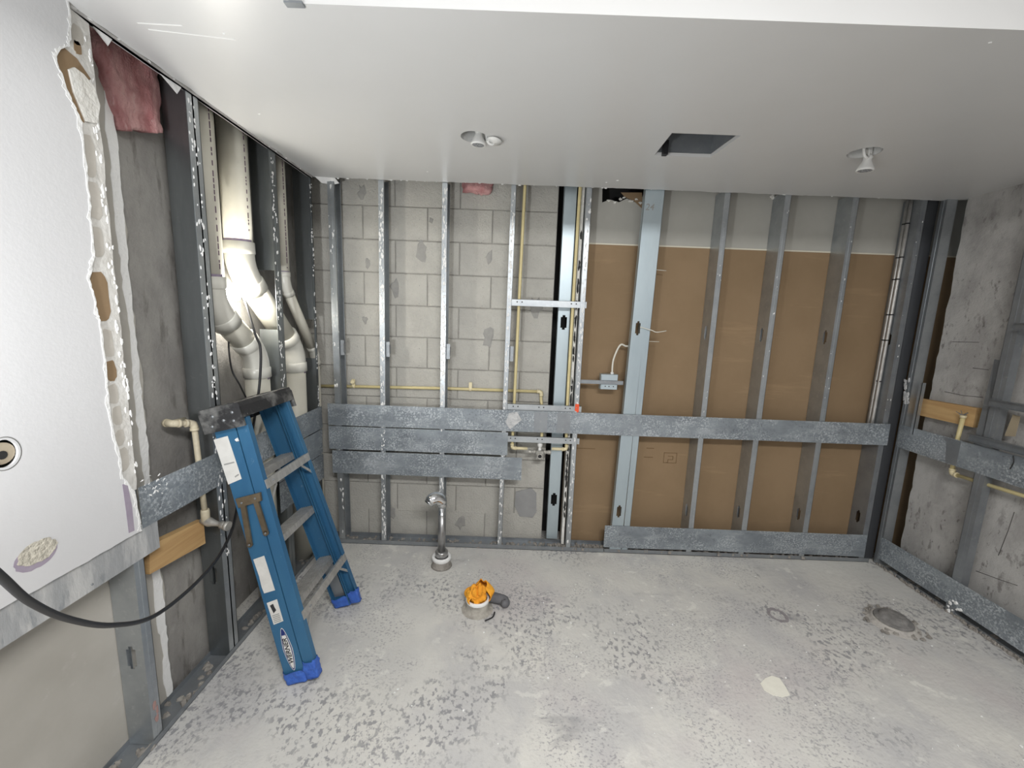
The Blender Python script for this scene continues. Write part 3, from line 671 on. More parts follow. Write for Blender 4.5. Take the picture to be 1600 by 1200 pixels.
MB().tube([Bp(1020, 421, .05), Bp(1041, 423, .05)], .002, 8).build('wire', M['cable'], label='thin wire stub high beside the wide punched stud', cat='wire')
# pink insulation peeking above the block wall
def lump(name, base, U, W, N_, nu, nv, amp, m, **k):
    mb = MB(); vs = []; fs = []; base, U, W, N_ = V(base), V(U), V(W), V(N_); sd = R.uniform(0, 50)
    for j in range(nv + 1):
        for i in range(nu + 1):
            u, v_ = i / nu, j / nv; e = min(u, 1 - u, v_, 1 - v_) * 4; e = min(1, e) ** .5
            q = base + U * u + W * v_; nz_ = noise.noise(q * 14 + V((sd, 0, 0))) + .5 * noise.noise(q * 35)
            rim = 1 - e
            vs.append(q + N_ * (e * (1 + .6 * nz_)) + (U.normalized() * noise.noise(q * 30 + V((9, 0, 0))) + W.normalized() * noise.noise(q * 26)) * amp * rim)
    for j in range(nv):
        for i in range(nu):
            a = j * (nu + 1) + i; fs.append((a, a + 1, a + nu + 2, a + nu + 1))
    m_ = len(vs); back = [v - N_ * .2 - N_ * max(0, (v - (base)).dot(N_.normalized()) / N_.length) for v in vs]
    fs += [tuple(x + m_ for x in reversed(f)) for f in fs]
    W1 = nu + 1
    rimi = [i for i in range(nu)] + [j * W1 + nu for j in range(nv)] + [nv * W1 + i for i in range(nu, 0, -1)] + [j * W1 for j in range(nv, 0, -1)]
    for i in range(len(rimi)): a, b = rimi[i], rimi[(i + 1) % len(rimi)]; fs.append((a, b, b + m_, a + m_))
    mb.add(vs + back, fs, True); return mb.build(name, m, **k)
a = Yp(720, 297, D + .10)
lump('insulation', (a.x, D + .112, 2.43), (.20, 0, 0), (0, 0, .09), (0, -.03, 0), 22, 10, .03, M['pink'], label='ragged pink insulation tuft above the block wall', cat='insulation')
# (sheets of) pink batt at the left top
a, b_, c_, d_ = Lp(150, 95, -.08), Lp(194, 206, -.08), Lp(262, 211, -.08), Lp(262, 120, -.08)
mb = MB(); vs = []; fs = []; nu, nv = 20, 26
tl = V((-1.372, 1.40, 2.58)); tr = V((-1.372, 1.70, 2.58)); bl = V((-1.372, b_.y - .01, b_.z)); br = V((-1.372, 1.700, c_.z))
for j in range(nv + 1):
    for i in range(nu + 1):
        u, v_ = i / nu, j / nv; q = (tl * (1 - u) + tr * u) * (1 - v_) + (bl * (1 - u) + br * u) * v_
        e = min(1, min(u, 1 - u) * 5); q = q + V((1, 0, 0)) * (.026 * e * (.7 + noise.noise(q * 9)) + .010 * noise.noise(q * 30) + .010 * math.sin(u * 9 + v_ * 2))
        q = q + V((0, noise.noise(q * 22) * .020, noise.noise(q * 18 + V((5, 0, 0))) * .008)); vs.append(q)
for j in range(nv):
    for i in range(nu):
        k = j * (nu + 1) + i; fs.append((k, k + 1, k + nu + 2, k + nu + 1))
m_ = len(vs); vs += [V((-1.402, q.y, q.z)) for q in vs]; fs += [tuple(x + m_ for x in reversed(f)) for f in fs]
for j in range(nv):
    for i in (0, nu): k = j * (nu + 1) + i; fs.append((k, k + nu + 1, k + nu + 1 + m_, k + m_))
for i in range(nu): k = nv * (nu + 1) + i; fs.append((k, k + 1, k + 1 + m_, k + m_))
mb.add(vs, fs, True).build('insulation', M['pink'], label='pink fibreglass batt hanging in the stud bay over the concrete', cat='insulation')

# ------------------------------------------------------------------ left wall
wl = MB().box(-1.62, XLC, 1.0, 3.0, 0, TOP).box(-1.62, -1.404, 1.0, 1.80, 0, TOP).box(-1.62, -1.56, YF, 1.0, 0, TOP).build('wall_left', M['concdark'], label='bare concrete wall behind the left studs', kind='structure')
edge = jag((1.50, 0.0), (1.508, TOP), 70, .009, 11)
MB().slab([(YF, 0)] + edge + [(1.508, TOP), (YF, TOP)], [], (XLB, 0, 0), (0, 1, 0), (0, 0, 1), (-.013, 0, 0)).build('gypsum_panel', M['beige'], wl, label='beige paper back of the far-side drywall')
ed = jag((1.499, .0), (1.507, TOP), 120, .004, 12); ie = jag((1.474, TOP), (1.468, .0), 90, .006, 13)
MB().slab(ed + ie, [], (XLB + .0002, 0, 0), (0, 1, 0), (0, 0, 1), (.0022, 0, 0)).build('torn_edge', M['compound'], wl)
# front drywall sheet, torn edge
pe = [(1.329, .849), (1.328, .88), (1.318, 1.0), (1.285, 1.06), (1.28, 1.165), (1.268, 1.296), (1.272, 1.43), (1.270, 1.578), (1.262, 1.62), (1.252, 1.70), (1.276, 1.769), (1.279, 1.9), (1.282, 2.007), (1.285, 2.147), (1.262, 2.2), (1.238, 2.262), (1.24, 2.30), (1.272, 2.335), (1.282, 2.37), (1.286, 2.459)]
fe = []
for i in range(len(pe) - 1): fe += jag(pe[i], pe[i + 1], 7, .0028, 20 + i)
fe.append(pe[-1])
ho = Lp(6, 709, .013); hole = circle(ho.y, ho.z, .030, .036, 24)
sheet = MB().slab([(YF, .851), (.6, .852)] + jag((.6, .852), (1.329, .849), 40, .0015, 5)[1:] + fe + [(YF, 2.459)], [hole], (XL + .0135, 0, 0), (0, 1, 0), (0, 0, 1), (-.0065, 0, 0)) \
    .build('drywall_sheet', M['white'], wl, label='white painted drywall sheet with a torn right edge')
rr_ = random.Random(99)
band = [(y + .0015, z) for y, z in fe] + [(y - .003 - rr_.random() ** 2 * .010, z) for y, z in reversed(fe)]
MB().slab(band, [], (XL + .0136, 0, 0), (0, 1, 0), (0, 0, 1), (.0012, 0, 0)).build('torn_edge', M['compound'], sheet, label='white torn paper edge')
MB().lathe((XL - .02, ho.y, ho.z), (1, 0, 0), [(.028, .0), (.028, .028)], 20).build('wall_box', mat('tan_box', (.42, .36, .27), .7, var=(.3, .25, .18), scale=18), sheet)
MB().lathe((XL + .006, ho.y, ho.z - .004), (1, 0, 0), [(.011, .0), (.011, .003)], 14).build('pipe_hole', M['void'], sheet)
mb = MB().lathe((XL + .0136, ho.y, ho.z), (1, 0, 0), [(.035, 0), (.037, .0006), (.035, .0008)], 28, cap=False); mb.v = [(x, y, ho.z + (z - ho.z) * 1.18) for x, y, z in mb.v]
mb.build('pencil_ring', M['printgrey'], sheet)
pc = Lp(57, 868, .0137)
MB().slab(circle(pc.y, pc.z, .052, .036, 30, .05), [], (XL + .0136, 0, 0), (0, 1, 0), (0, 0, 1), (.0006, 0, 0)).build('purple_patch', M['purplecore'], sheet)
MB().slab([(y + .004, z + .008) for y, z in circle(pc.y, pc.z, .046, .030, 30, .12)], [], (XL + .0142, 0, 0), (0, 1, 0), (0, 0, 1), (.0014, 0, 0)).build('plaster_patch', mat('rough_plaster', (.70, .66, .56), .95, var=(.5, .47, .4), scale=60, bump=1, bscale=90), sheet)
pa = [Lp(*q, .0137) for q in ((191, 757), (199, 756), (206, 790), (210, 829), (201, 833), (197, 800))]
MB().slab([(v.y, v.z) for v in pa], [], (XL + .0136, 0, 0), (0, 1, 0), (0, 0, 1), (.0006, 0, 0)).build('purple_tear', M['purplecore'], sheet)
# stud 0 at the drywall edge, its flange covered with old compound
GL = 'steel studs of the drain-pipe wall'
o = c_stud((XL, 1.300), (0, 1, 0), (-1, 0, 0), .040, XL - XLB - .002, .004, H + .1, [.37], 0).build('metal_stud', M['galv'], label='dusty steel stud under the torn drywall edge', cat='stud', group=G1)
o['group'] = GL
cs = [(1.23, .99), (1.335, 1.0)] + jag((1.338, 1.02), (1.350, 2.30), 60, .0022, 41) + [(1.348, 2.44), (1.23, 2.455)]
st = MB().slab(cs, [], (XL + .0005, 0, 0), (0, 1, 0), (0, 0, 1), (.006, 0, 0)).build('compound_strip', mat('old_joint_compound', (.74, .73, .70), .9, var=(.64, .62, .58), scale=16, bump=.6, bscale=30), o)
tan = mat('tan_glue_patch', (.50, .47, .42), .85, var=(.58, .55, .50), scale=12)
for za, zb, ya, yb, mm in ((1.08, 1.16, 1.285, 1.318, 0), (1.17, 1.22, 1.283, 1.312, 0), (1.24, 1.30, 1.280, 1.312, 0), (1.31, 1.375, 1.276, 1.308, 0), (1.385, 1.45, 1.277, 1.310, 1), (1.46, 1.55, 1.274, 1.312, 0),
                           (1.575, 1.725, 1.252, 1.315, 1), (1.77, 1.86, 1.280, 1.318, 0), (1.88, 1.99, 1.284, 1.324, 0), (2.00, 2.12, 1.286, 1.322, 0), (2.36, 2.41, 1.292, 1.325, 0), (2.335, 2.37, 1.295, 1.315, 1)):
    h_ = (zb - za); pg = [(ya + (yb - ya) * (.5 + .5 * math.copysign(abs(math.cos(a)) ** .6, math.cos(a))) + R.uniform(-.002, .002), za + h_ * (.5 + .5 * math.copysign(abs(math.sin(a)) ** .6, math.sin(a))) + R.uniform(-.003, .003)) for a in [2 * math.pi * k / 14 for k in range(14)]]
    MB().slab(pg, [], (XL + .0064, 0, 0), (0, 1, 0), (0, 0, 1), (.0009, 0, 0)).build('kraft_patch' if mm else 'glue_patch', M['kraft'] if mm else tan, o)
MB().slab([(1.246, 2.30), (1.242, 2.26), (1.262, 2.21), (1.285, 2.155), (1.30, 2.15), (1.29, 2.25), (1.335, 2.285), (1.30, 2.32), (1.262, 2.33)], [], (XL + .0064, 0, 0), (0, 1, 0), (0, 0, 1), (.001, 0, 0)).build('kraft_patch', M['kraft'], o)
MB().slab([(1.268, 2.275), (1.275, 2.22), (1.30, 2.155), (1.335, 2.165), (1.349, 2.22), (1.338, 2.265), (1.31, 2.285), (1.285, 2.29)], [], (XL + .0066, 0, 0), (0, 1, 0), (0, 0, 1), (.006, 0, 0)).build('plaster_lump', M['gypsum'], o)
mb = MB()
for k in range(70): z = R.uniform(1.05, 2.42); mb.flake((XL + .0066, R.uniform(1.325, 1.345), z), (0, 1, 0), (0, 0, 1), (1, 0, 0), R.uniform(.002, .006), .002, asp=3)
mb.build('joint_compound', M['compound'], o, kind='stuff')
q = Lp(250, 1108); mb = MB()
for k in range(3): mb.flake((XL + .0008, 1.325 + R.uniform(-.008, .008), q.z + .03 * k - .02), (0, 1, 0), (0, 0, 1), (1, 0, 0), .009, .0006, asp=2.4)
mb.build('paint_mark', mat('red_spray', (.40, .25, .23), .8), o, kind='stuff')
# studs 1-3 of the pipe wall
l1 = c_stud((XL, 1.712), (0, 1, 0), (-1, 0, 0), .066, .094, .004, H + .1, [.42], 0).build('metal_stud', M['galvshade'], label='white-flecked steel stud in front of the nearest drain pipe', cat='stud', group=GL)
for ls, y_, f_ in ((l1, 1.712, .060),):
    MB().box(XL + .0002, XL + .0012, y_ + .001, y_ + f_, .01, H + .09).build('flange_face', M['galv'], ls)  # flange faced in plain steel, brighter than the shade-darkened web
speckle(l1, (XL, 1.712, 0), (0, 1, 0), (1, 0, 0), .05, .5, 2.42, 60, .003, .010)
l2 = c_stud((XL, 2.250), (0, 1, 0), (-1, 0, 0), .062, .10, .004, H + .1, [], 0, notch=(1.525, 1.84)).build('metal_stud', M['galvshade'], label='steel stud notched around the diagonal drain pipe', cat='stud', group=GL)
speckle(l2, (XL, 2.250, 0), (0, 1, 0), (1, 0, 0), .045, .5, 2.42, 70, .003, .010)
l3 = c_stud((XL, 2.665), (0, 1, 0), (-1, 0, 0), .030, .10, .004, H + .1, [], 0, notch=(1.33, 1.58)).build('metal_stud', M['galvshade'], label='narrow-looking steel stud in the corner by the thin drain pipe', cat='stud', group=GL)
speckle(l3, (XL, 2.665, 0), (0, 1, 0), (1, 0, 0), .03, .5, 2.42, 50, .003, .008)

# ------------------------------------------------------------------ drain stacks
def arc(p, d1, d2, r, n=7):
    """points of a bend at corner p, coming along d1, leaving along d2."""
    d1, d2 = V(d1).normalized(), V(d2).normalized(); p = V(p); a = p - d1 * r; b = p + d2 * r; out = []
    for k in range(n + 1):
        t = k / n; out.append(a * (1 - t) ** 2 + p * 2 * t * (1 - t) + b * t * t)
    return out
def stack(label, up, k1, k2, lowz, ztop, r, rb, prints=True):
    k1, k2 = V(k1), V(k2); dv = V((0, 0, -1)); dg = (k2 - k1).normalized()
    t = thing('drain_pipe', (k2.x, k2.y, lowz), label, 'pipe', 'drain stacks')
    a1 = arc(k1, dv, dg, rb); a2 = arc(k2, dg, dv, rb)
    MB().tube([(k1.x, k1.y, ztop), a1[0] + V((0, 0, .02))], r, 28).build('upper_pipe', M['pvc'], t)
    MB().tube([a1[-2], a2[1]], r, 28).build('diagonal_pipe', M['pvc'], t)
    MB().tube([a2[-1] + V((0, 0, .02)), (k2.x, k2.y, lowz)], r, 28).build('lower_pipe', M['pvc'], t)
    for nm, ar in (('upper_elbow', a1), ('lower_elbow', a2)):
        h = r * 1.13; mb = MB().tube(ar, r * 1.05, 28, caps=False)
        da = (ar[0] - ar[1]).normalized(); db = (ar[-1] - ar[-2]).normalized(); L = r * .95
        for (q, dd) in ((ar[0], da), (ar[-1], db)):
            mb.tube([q - dd * L * .25, q - dd * L * .15, q + dd * L * .75, q + dd * L * .76], [r * 1.04, h, h, r * .99], 28)
        mb.build(nm, M['pvcw'], t)
        q = ar[-1] + db * L * .77 if nm == 'lower_elbow' else ar[0] + da * L * .77; dd = db if nm == 'lower_elbow' else da
        MB().tube([q - dd * .004, q + dd * r * .16], r * 1.006, 28).build('primer_ring', M['purple'], t)
    if prints:
        mb = MB(); ang = math.atan2(-k1.y, -k1.x) + prints
        z = ztop - .2; u = V((math.cos(ang), math.sin(ang), 0)); w_ = V((-u.y, u.x, 0))
        while z > a1[0].z + r * 1.5:
            ln = R.uniform(.008, .03)
            mb.obox(V((k1.x, k1.y, z)) + u * (r * .995), w_ * .005, V((0, 0, -ln)), u * (r * .012)); z -= ln + R.choice([.005, .006, .02])
        mb.build('printing', M['ink'], t, kind='stuff')
    return t
stack('cream drain pipe nearest the torn drywall, bending towards the corner', None, (-1.369, 1.872, 1.640), (-1.364, 2.165, 1.400), .0, 2.70, .0585, .085, prints=.75)
stack('thick cream drain pipe with the lit upper elbow, running through the notched stud', None, (-1.392, 2.125, 1.825), (-1.366, 2.545, 1.392), .0, 2.70, .0625, .09, prints=.80)
stack('thin cream drain pipe in the corner of the block wall', None, (-1.345, 2.44, 1.78), (-1.335, 2.752, 1.345), .0, 2.70, .029, .05, prints=.55)
mb = MB()
# small lit lamp hung between the two thick pipes, with its cord
lp = V((-1.400, 2.088, 1.694))
t = thing('pipe_lamp', tuple(lp), 'small lit lamp hung between the two thick drain pipes', 'lamp')
MB().lathe(lp - V((0, 0, .026)), (0, 0, 1), [(.004, 0), (.015, .005), (.021, .016), (.022, .028), (.017, .042), (.012, .05)], 18).build('bulb', M['bulb'], t)
MB().lathe(lp + V((0, 0, .024)), (0, 0, 1), [(.014, 0), (.015, .006), (.015, .034), (.008, .042)], 14).build('socket', M['plastic'], t)
d = bpy.data.lights.new('pipe_lamp_light', 'POINT'); d.energy = 11; d.shadow_soft_size = .02; d.color = (1, .96, .88)
lo = bpy.data.objects.new('pipe_lamp_light', d); C.objects.link(lo); lo.location = lp + V((.030, -.012, .0)); lo.parent = t; lo.matrix_parent_inverse = t.matrix_basis.inverted()
pts = [lp + V((0, 0, .06)), lp + V((.02, .02, .02)), Yp(398, 520, 2.02), Yp(407, 545, 2.0), Yp(406, 595, 2.0), Yp(400, 640, 1.99), Yp(391, 690, 2.02), Yp(376, 760, 1.95), Yp(368, 806, 1.80), Yp(361, 832, 1.66), Yp(340, 872, 1.48), Yp(300, 917, 1.28), Yp(240, 963, 1.06), Yp(175, 977, .87), Yp(110, 968, .73), Yp(50, 942, .60), Yp(0, 900, .52), Yp(-80, 830, .44)]
MB().tube(bez(pts, 7), .0060, 10).build('power_cord', M['black'], label='black power cord sagging from the ladder past the white drywall', cat='cord')
pts = [Yp(357, 532, 2.0), Yp(358, 550, 1.98), Yp(363, 580, 1.98), Yp(376, 604, 1.99), Yp(390, 640, 2.04), Yp(388, 690, 2.06)]
MB().tube(bez(pts, 6), .004, 8).build('power_cord', M['black'], label='black cord hanging in front of the nearest drain pipe bend', cat='cord')

# left water pipe with hose bib and the wood blocking
xw = XL - .012
t = thing('water_pipe', (xw, 1.66, .70), 'dusty cream water pipe dropping to the hose bib beside the ladder', 'pipe')
a, b_, c_ = Lp(268, 662, -.045), Lp(303, 661, -.012), Lp(321, 806, -.012)
MB().tube([Lp(288, 656, -.085), Lp(272, 660, -.07), a], .011, 12).build('stub', M['dirtycpvc'], t)
MB().tube([a, b_], .011, 12).build('level_run', M['dirtycpvc'], t)
MB().tube([b_, c_ - V((0, 0, .02))], .011, 12).build('drop', M['dirtycpvc'], t)
elbow(t, b_, (a - b_), (0, 0, -1), .0145, M['dirtycpvc']); elbow(t, a, (b_ - a), (-.7, .2, 0), .0145, M['dirtycpvc'])
MB().lathe(c_ + V((0, 0, .03)), (0, 0, -1), [(.015, 0), (.017, .01), (.017, .05), (.013, .055)], 14).build('coupling', M['dirtycpvc'], t)
e = c_ + V((0, 0, -.025)); f_ = Lp(360, 823, .10)
dd = (f_ - e).normalized()
t = thing('hose_bib', tuple(e), 'dusty brass hose bib beside the ladder', 'valve')
MB().lathe(e - dd * .02, dd, [(.014, 0), (.016, .02), (.020, .035), (.014, .055), (.010, .075), (.010, .09), (.016, .092), (.016, .112), (.012, .115)], 14).build('body', M['brass'], t)
MB().lathe(e + dd * .09, dd, [(.020, 0), (.021, .008), (.020, .016)], 10).build('nut', M['brass'], t)
pw = [Lp(*q, -.05) for q in ((226, 893), (226, 852), (316, 812), (316, 846))]
MB().slab([(pw[0].y, .640), (pw[1].y, .748), (1.665, .715), (1.665, .605)], [], (-1.352, 0, 0), (0, 1, 0), (0, 0, 1), (.03, 0, 0)).build('wood_block', M['wood'], label='short pine blocking under the hose bib', cat='plank')
# stray clutter: rusty nail-like stub on stud bay
# ------------------------------------------------------------------ right wall
wr_edge = jag((2.655, 0), (2.66, TOP), 60, .006, 71)
wr = MB().slab([(YF, 0)] + wr_edge + [(2.66, TOP), (YF, TOP)], [], (XRC, 0, 0), (0, 1, 0), (0, 0, 1), (.2, 0, 0)).build('wall_right', M['concrete'], label='bare grey concrete wall with stains and cracks', kind='structure')
mb = MB()   # cracks and form lines
for pts in (((1476, 612), (1505, 618), (1536, 621)), ((1488, 534), (1530, 535)), ((1520, 575), (1545, 578)), ((1560, 868), (1575, 830), (1585, 800)), ((1525, 892), (1560, 905), (1590, 915))):
    q = [hit(*p_, 0, XRC) for p_ in pts]
    mb.tube([V((XRC, v.y, v.z)) for v in q], .0018, 5)
mb.build('crack', mat('crack_dark', (.10, .095, .09), .95), wr, kind='stuff')
GR = 'steel studs of the concrete wall'
r1 = c_stud((XR, 2.690), (0, 1, 0), (1, 0, 0), .042, .064, .004, H + .02, [], 0).build('metal_stud', M['galv'], label='shiny steel stud of the concrete wall standing in the corner', cat='stud', group=GR)
mb = MB()
for k in range(14):
    v = Rp(1417 + R.uniform(-4, 4), 612 + R.uniform(-20, 20)); mb.flake((XR - .0015, v.y, v.z), (0, 1, 0), (0, 0, 1), (-1, 0, 0), .012, .003, asp=1.8)
mb.build('joint_compound', M['foil'], r1, kind='stuff')
q = Rp(1421, 600); MB().box(XR - .012, XR + .012, 2.615, 2.618, .98, 1.32).box(XR - .012, XR - .010, 2.615, 2.635, .98, 1.32).build('metal_offcut', M['galv'], label='narrow metal angle standing beside the corner stud behind the strip', cat='steel strip')
MB().box(2.572, 2.668, D + .040, D + .0416, .004, H + .02).box(2.572, 2.5736, D + .040, D + .09, .004, H + .02).build('metal_stud', mat('painted_shade_steel', (.10, .105, .115), .5, metal=.5), label='recessed steel stud coloured as in shade, filling the corner of the two walls', cat='stud')  # corner gap's shadow is put into this stud's colour
r2 = c_stud((XR, 2.185), (0, 1, 0), (1, 0, 0), .052, .045, .004, H + .02, [], 0).build('metal_stud', M['galvdull'], label='dull steel stud in front of the stained concrete, with cross channels', cat='stud', group=GR)
mb = MB().box(XR + .002, XR + .0036, 2.238, 2.290, .93, 1.505); mb.v = [(x + (.03 * max(0, (z - 1.25)) / .25 if y > 2.26 else 0), y - (.012 if z < 1.2 else 0), z) for x, y, z in mb.v]
mb.build('metal_offcut', M['galvdull'], label='bent steel offcut leaning beside the dull stud', cat='steel strip')
for z, lab, ya in ((1.685, 'short steel cross channel, topmost beside the dull stud', 2.20), (1.272, 'steel cross channel, middle one beside the dull stud', 2.24), (1.055, 'steel cross channel resting along the top of the strip', 2.30)):
    MB().box(XR - .0045, XR - .003, 1.5, ya, z - .02, z + .02).box(XR - .028, XR - .003, 1.5, ya, z + .0185, z + .02).box(XR - .028, XR - .003, 1.5, ya, z - .02, z - .0185).build('cross_channel', M['galvdull'], label=lab, cat='channel', group='cross channels of the concrete wall')
MB().slab([(2.165, 1.10), (2.12, 1.11), (2.118, 1.22), (2.15, 1.222)], [], (XR + .03, 0, 0), (0, 1, 0), (0, 0, 1), (.004, 0, 0)).build('bracket', mat('tan_bracket', (.35, .29, .2), .8), label='tan bracket tab behind the middle cross channel', cat='bracket')
pw = [Rp(*q, .06) for q in ((1424, 620), (1422, 645), (1524, 668), (1530, 638))]
MB().slab([(v.y, v.z) for v in pw], [], (XR + .045, 0, 0), (0, 1, 0), (0, 0, 1), (.04, 0, 0)).build('wood_block', M['wood'], label='clean pine blocking behind the strip on the concrete wall', cat='plank')
t = thing('water_pipe', (XR + .03, 2.36, .80), 'cream pipe stub dropping in front of the pine blocking on the concrete wall', 'pipe')
a, b_, c_ = Rp(1505, 652, .025), Rp(1495, 690, .025), Rp(1487, 740, .03)
MB().tube([a, b_, c_], .011, 12).build('riser', M['cpvc'], t)
MB().tube([a - V((0, 0, .004)), a + V((0, 0, .012))], .015, 12).build('cap', M['cpvcf'], t)
e = hit(1610, 778, 0, XR + .03); MB().tube([c_, e, e + (e - c_) * 3.0], .0105, 12).build('level_run', M['cpvc'], t)
elbow(t, c_, (0, 0, 1), (e - c_), .0145, M['cpvcf'])
mb = MB()
for k in range(5):
    an = k * 1.3; mb.obox(a + V((-.006, math.cos(an) * .004, .012)), V((-.004, math.cos(an) * .03, math.sin(an) * .012 + .012)), V((0, .004, .004)), V((.003, 0, 0)))
mb.build('bent_hanger', M['galvdull'], t)

# ------------------------------------------------------------------ ladder
Ld = thing('step_ladder', (-.94, 1.83, 0), 'folded blue fibreglass step ladder leaning against the pipe wall', 'ladder')
AA = V((-.2570, 0, .9664)); BB = V((.9664, 0, .2570)); O0 = V((-.945, 0, .004)); YC = 1.832
def LY(u): return .256 - .088 * u / 1.2          # half width at height u
def LP(u, v_, s, dy=0): q = O0 + AA * u + BB * v_; return V((q.x, YC + s * (LY(u) + dy), q.z))
def rail(v0, v1, s, u0, u1, fd, name):
    """channel rail: web on the outside, flanges turned inward"""
    mb = MB(); th = .004
    def bar(va, vb, da, db):
        vs = [LP(u, v_, s, d_) for u in (u0, u1) for (v_, d_) in ((va, da), (vb, da), (vb, db), (va, db))]
        mb.add(vs, [(0, 1, 2, 3), (7, 6, 5, 4), (0, 4, 5, 1), (1, 5, 6, 2), (2, 6, 7, 3), (3, 7, 4, 0)])
    bar(v0, v1, -th, 0); bar(v0, v0 + th, -fd, -th); bar(v1 - th, v1, -fd, -th); 
    return mb.build(name, M['fgblue'], Ld)
for s in (-1, 1):
    rail(0, .092, s, .0, 1.205, .030, 'front_rail'); rail(.097, .147, s, .012, 1.19, .026, 'rear_leg')
def cross(u, va, vb, tz, name, m, ribs=False, inset=.005):
    mb = MB(); w_ = LY(u) - inset
    q = O0 + AA * u
    o = q + BB * va; mb.obox(V((o.x, YC - w_, o.z)), V((0, 2 * w_, 0)), BB * (vb - va), AA * .003)
    for vv in (va, vb - .003): p_ = q + BB * vv; mb.obox(V((p_.x, YC - w_, p_.z)) - AA * tz, V((0, 2 * w_, 0)), BB * .003, AA * tz)
    if ribs:
        k = va + .008
        while k < vb - .006:
            p_ = q + BB * k + AA * .003; mb.obox(V((p_.x, YC - w_, p_.z)), V((0, 2 * w_, 0)), BB * .004, AA * .002); k += .0105
    return mb.build(name, m, Ld)
for u in (.305, .61, .92): cross(u, .004, .086, .028, 'step', M['aluminium'], True)
for u in (.30, .90):
    b = cross(u, .138, .150, .036, 'rear_brace', M['aluminium'])
    for s in (-1, 1):
        mb = MB(); p0 = LP(u - .03, .140, s, -.085); p1 = LP(u - .105, .140, s, -.004); d = p1 - p0
        mb.obox(p0, d, BB * .003, AA * -.016); mb.build('gusset', M['aluminium'], Ld)
    mb = MB()
    for f in (-.72, -.68, .68, .75): p_ = O0 + AA * (u - .016) + BB * .150; mb.lathe((p_.x, YC + LY(u) * f, p_.z), BB, [(.004, 0), (.0035, .002), (.001, .003)], 8)
    mb.build('rivets', M['galvdull'], b, kind='stuff')
for s in (-1, 1):   # lower corner brace plates
    mb = MB(); p0 = LP(.28, .01, s, -.012); p1 = LP(.05, .01, s, -.006); mb.obox(p0, p1 - p0, BB * .06, V((0, -s * .002, 0))); mb.build('corner_brace', M['galvdull'], Ld)
# top cap
def capbox(mb, u0, u1, v0, v1, ya, yb, taper=.0):
    vs = [(lambda q: V((q.x, YC + y, q.z)))(O0 + AA * u + BB * v_) for u in (u0, u1) for (v_, y) in ((v0 + taper * (u == u1), ya), (v1 - taper * (u == u1), ya), (v1 - taper * (u == u1), yb), (v0 + taper * (u == u1), yb))]
    mb.add(vs, [(0, 1, 2, 3), (7, 6, 5, 4), (0, 4, 5, 1), (1, 5, 6, 2), (2, 6, 7, 3), (3, 7, 4, 0)])
mb = MB(); w_ = .196
capbox(mb, 1.232, 1.250, -.022, .156, -w_, w_, .006)
capbox(mb, 1.150, 1.232, -.022, -.015, -w_, w_); capbox(mb, 1.185, 1.232, .150, .156, -w_, w_)
for s in (-1, 1): capbox(mb, 1.150, 1.232, -.022, .156, s * w_ - .004, s * w_ + .004)
cap = mb.build('top_cap', M['capblack'], Ld, label='dusty black plastic top cap')
for y in (-.10, .11):
    mb = MB(); capbox(mb, 1.250, 1.2508, -.012, .146, y - .004, y + .004); mb.build('cap_slot', M['void'], cap)
mb = MB()
for u, v_ in ((1.215, .035), (1.175, .02), (1.19, .075), (1.215, .12), (1.18, .115)):
    p_ = O0 + AA * u + BB * v_; mb.lathe((p_.x, YC - w_ - .003, p_.z), (0, -1, 0), [(.007, 0), (.006, .003), (.002, .004)], 10)
mb.build('rivets', M['galvdull'], cap, kind='stuff')
mb = MB()
for k in range(26):
    p_ = O0 + AA * 1.2503 + BB * R.uniform(-.005, .14); mb.flake((p_.x, YC + R.uniform(-.19, .19), p_.z), BB, (0, 1, 0), AA, R.uniform(.004, .016), .0008)
mb.build('plaster_dust', M['rubble'], cap, kind='stuff')
# spreader, stickers, lettering on the near outer web
dU = (LP(1, 0, -1) - LP(0, 0, -1)).normalized(); NN = BB.cross(dU).normalized()
if NN.y > 0: NN = -NN
def onweb(px, py):
    p0 = LP(0, 0, -1); r = CR * ((px - 800) / FPX) - CU * ((py - 600) / FPX) + CF; o = V((0, 0, CAMH))
    return o + r * ((p0 - o).dot(NN) / r.dot(NN))
def webquad(name, corners, m, lift=.0008, th=.0006, par=None, label=None):
    q = [onweb(*c) + NN * lift for c in corners]; n = len(q)
    mb = MB().add(q + [p_ + NN * th for p_ in q], [tuple(range(n))[::-1], tuple(range(n, 2 * n))] + [(k, (k + 1) % n, n + (k + 1) % n, n + k) for k in range(n)])
    return mb.build(name, m, par or Ld, label=label)
s1 = webquad('sticker', ((334, 687), (356, 681), (378, 748), (357, 757)), M['paper'], label='scuffed white sticker')
webquad('sticker_marks', ((350, 725), (366, 721), (367, 723), (351, 727)), M['printgrey'], .0016, .0003, s1)
webquad('sticker_marks', ((367, 744), (373, 740), (374, 742), (368, 746)), M['printgrey'], .0016, .0003, s1)
webquad('sticker', ((396, 874), (413, 868), (430, 922), (413, 927), (409, 917), (405, 900)), M['paper'], label='torn white sticker')
s3 = webquad('sticker', ((417, 942), (433, 936), (443, 970), (428, 976)), M['paper'], label='white warning sticker')
webquad('pictogram', ((422, 946), (427, 943), (429, 948), (432, 953), (428, 958), (425, 952)), M['printblack'], .0016, .0003, s3)
for k in range(5):
    y_ = 960 + 2.6 * k; x_ = 425.5 + .8 * k; webquad('small_print', ((x_, y_ + 1.6), (x_ + 11, y_ - 2.2), (x_ + 11.2, y_ - .9), (x_ + .2, y_ + 2.9)), M['printgrey'], .0016, .0003, s3)
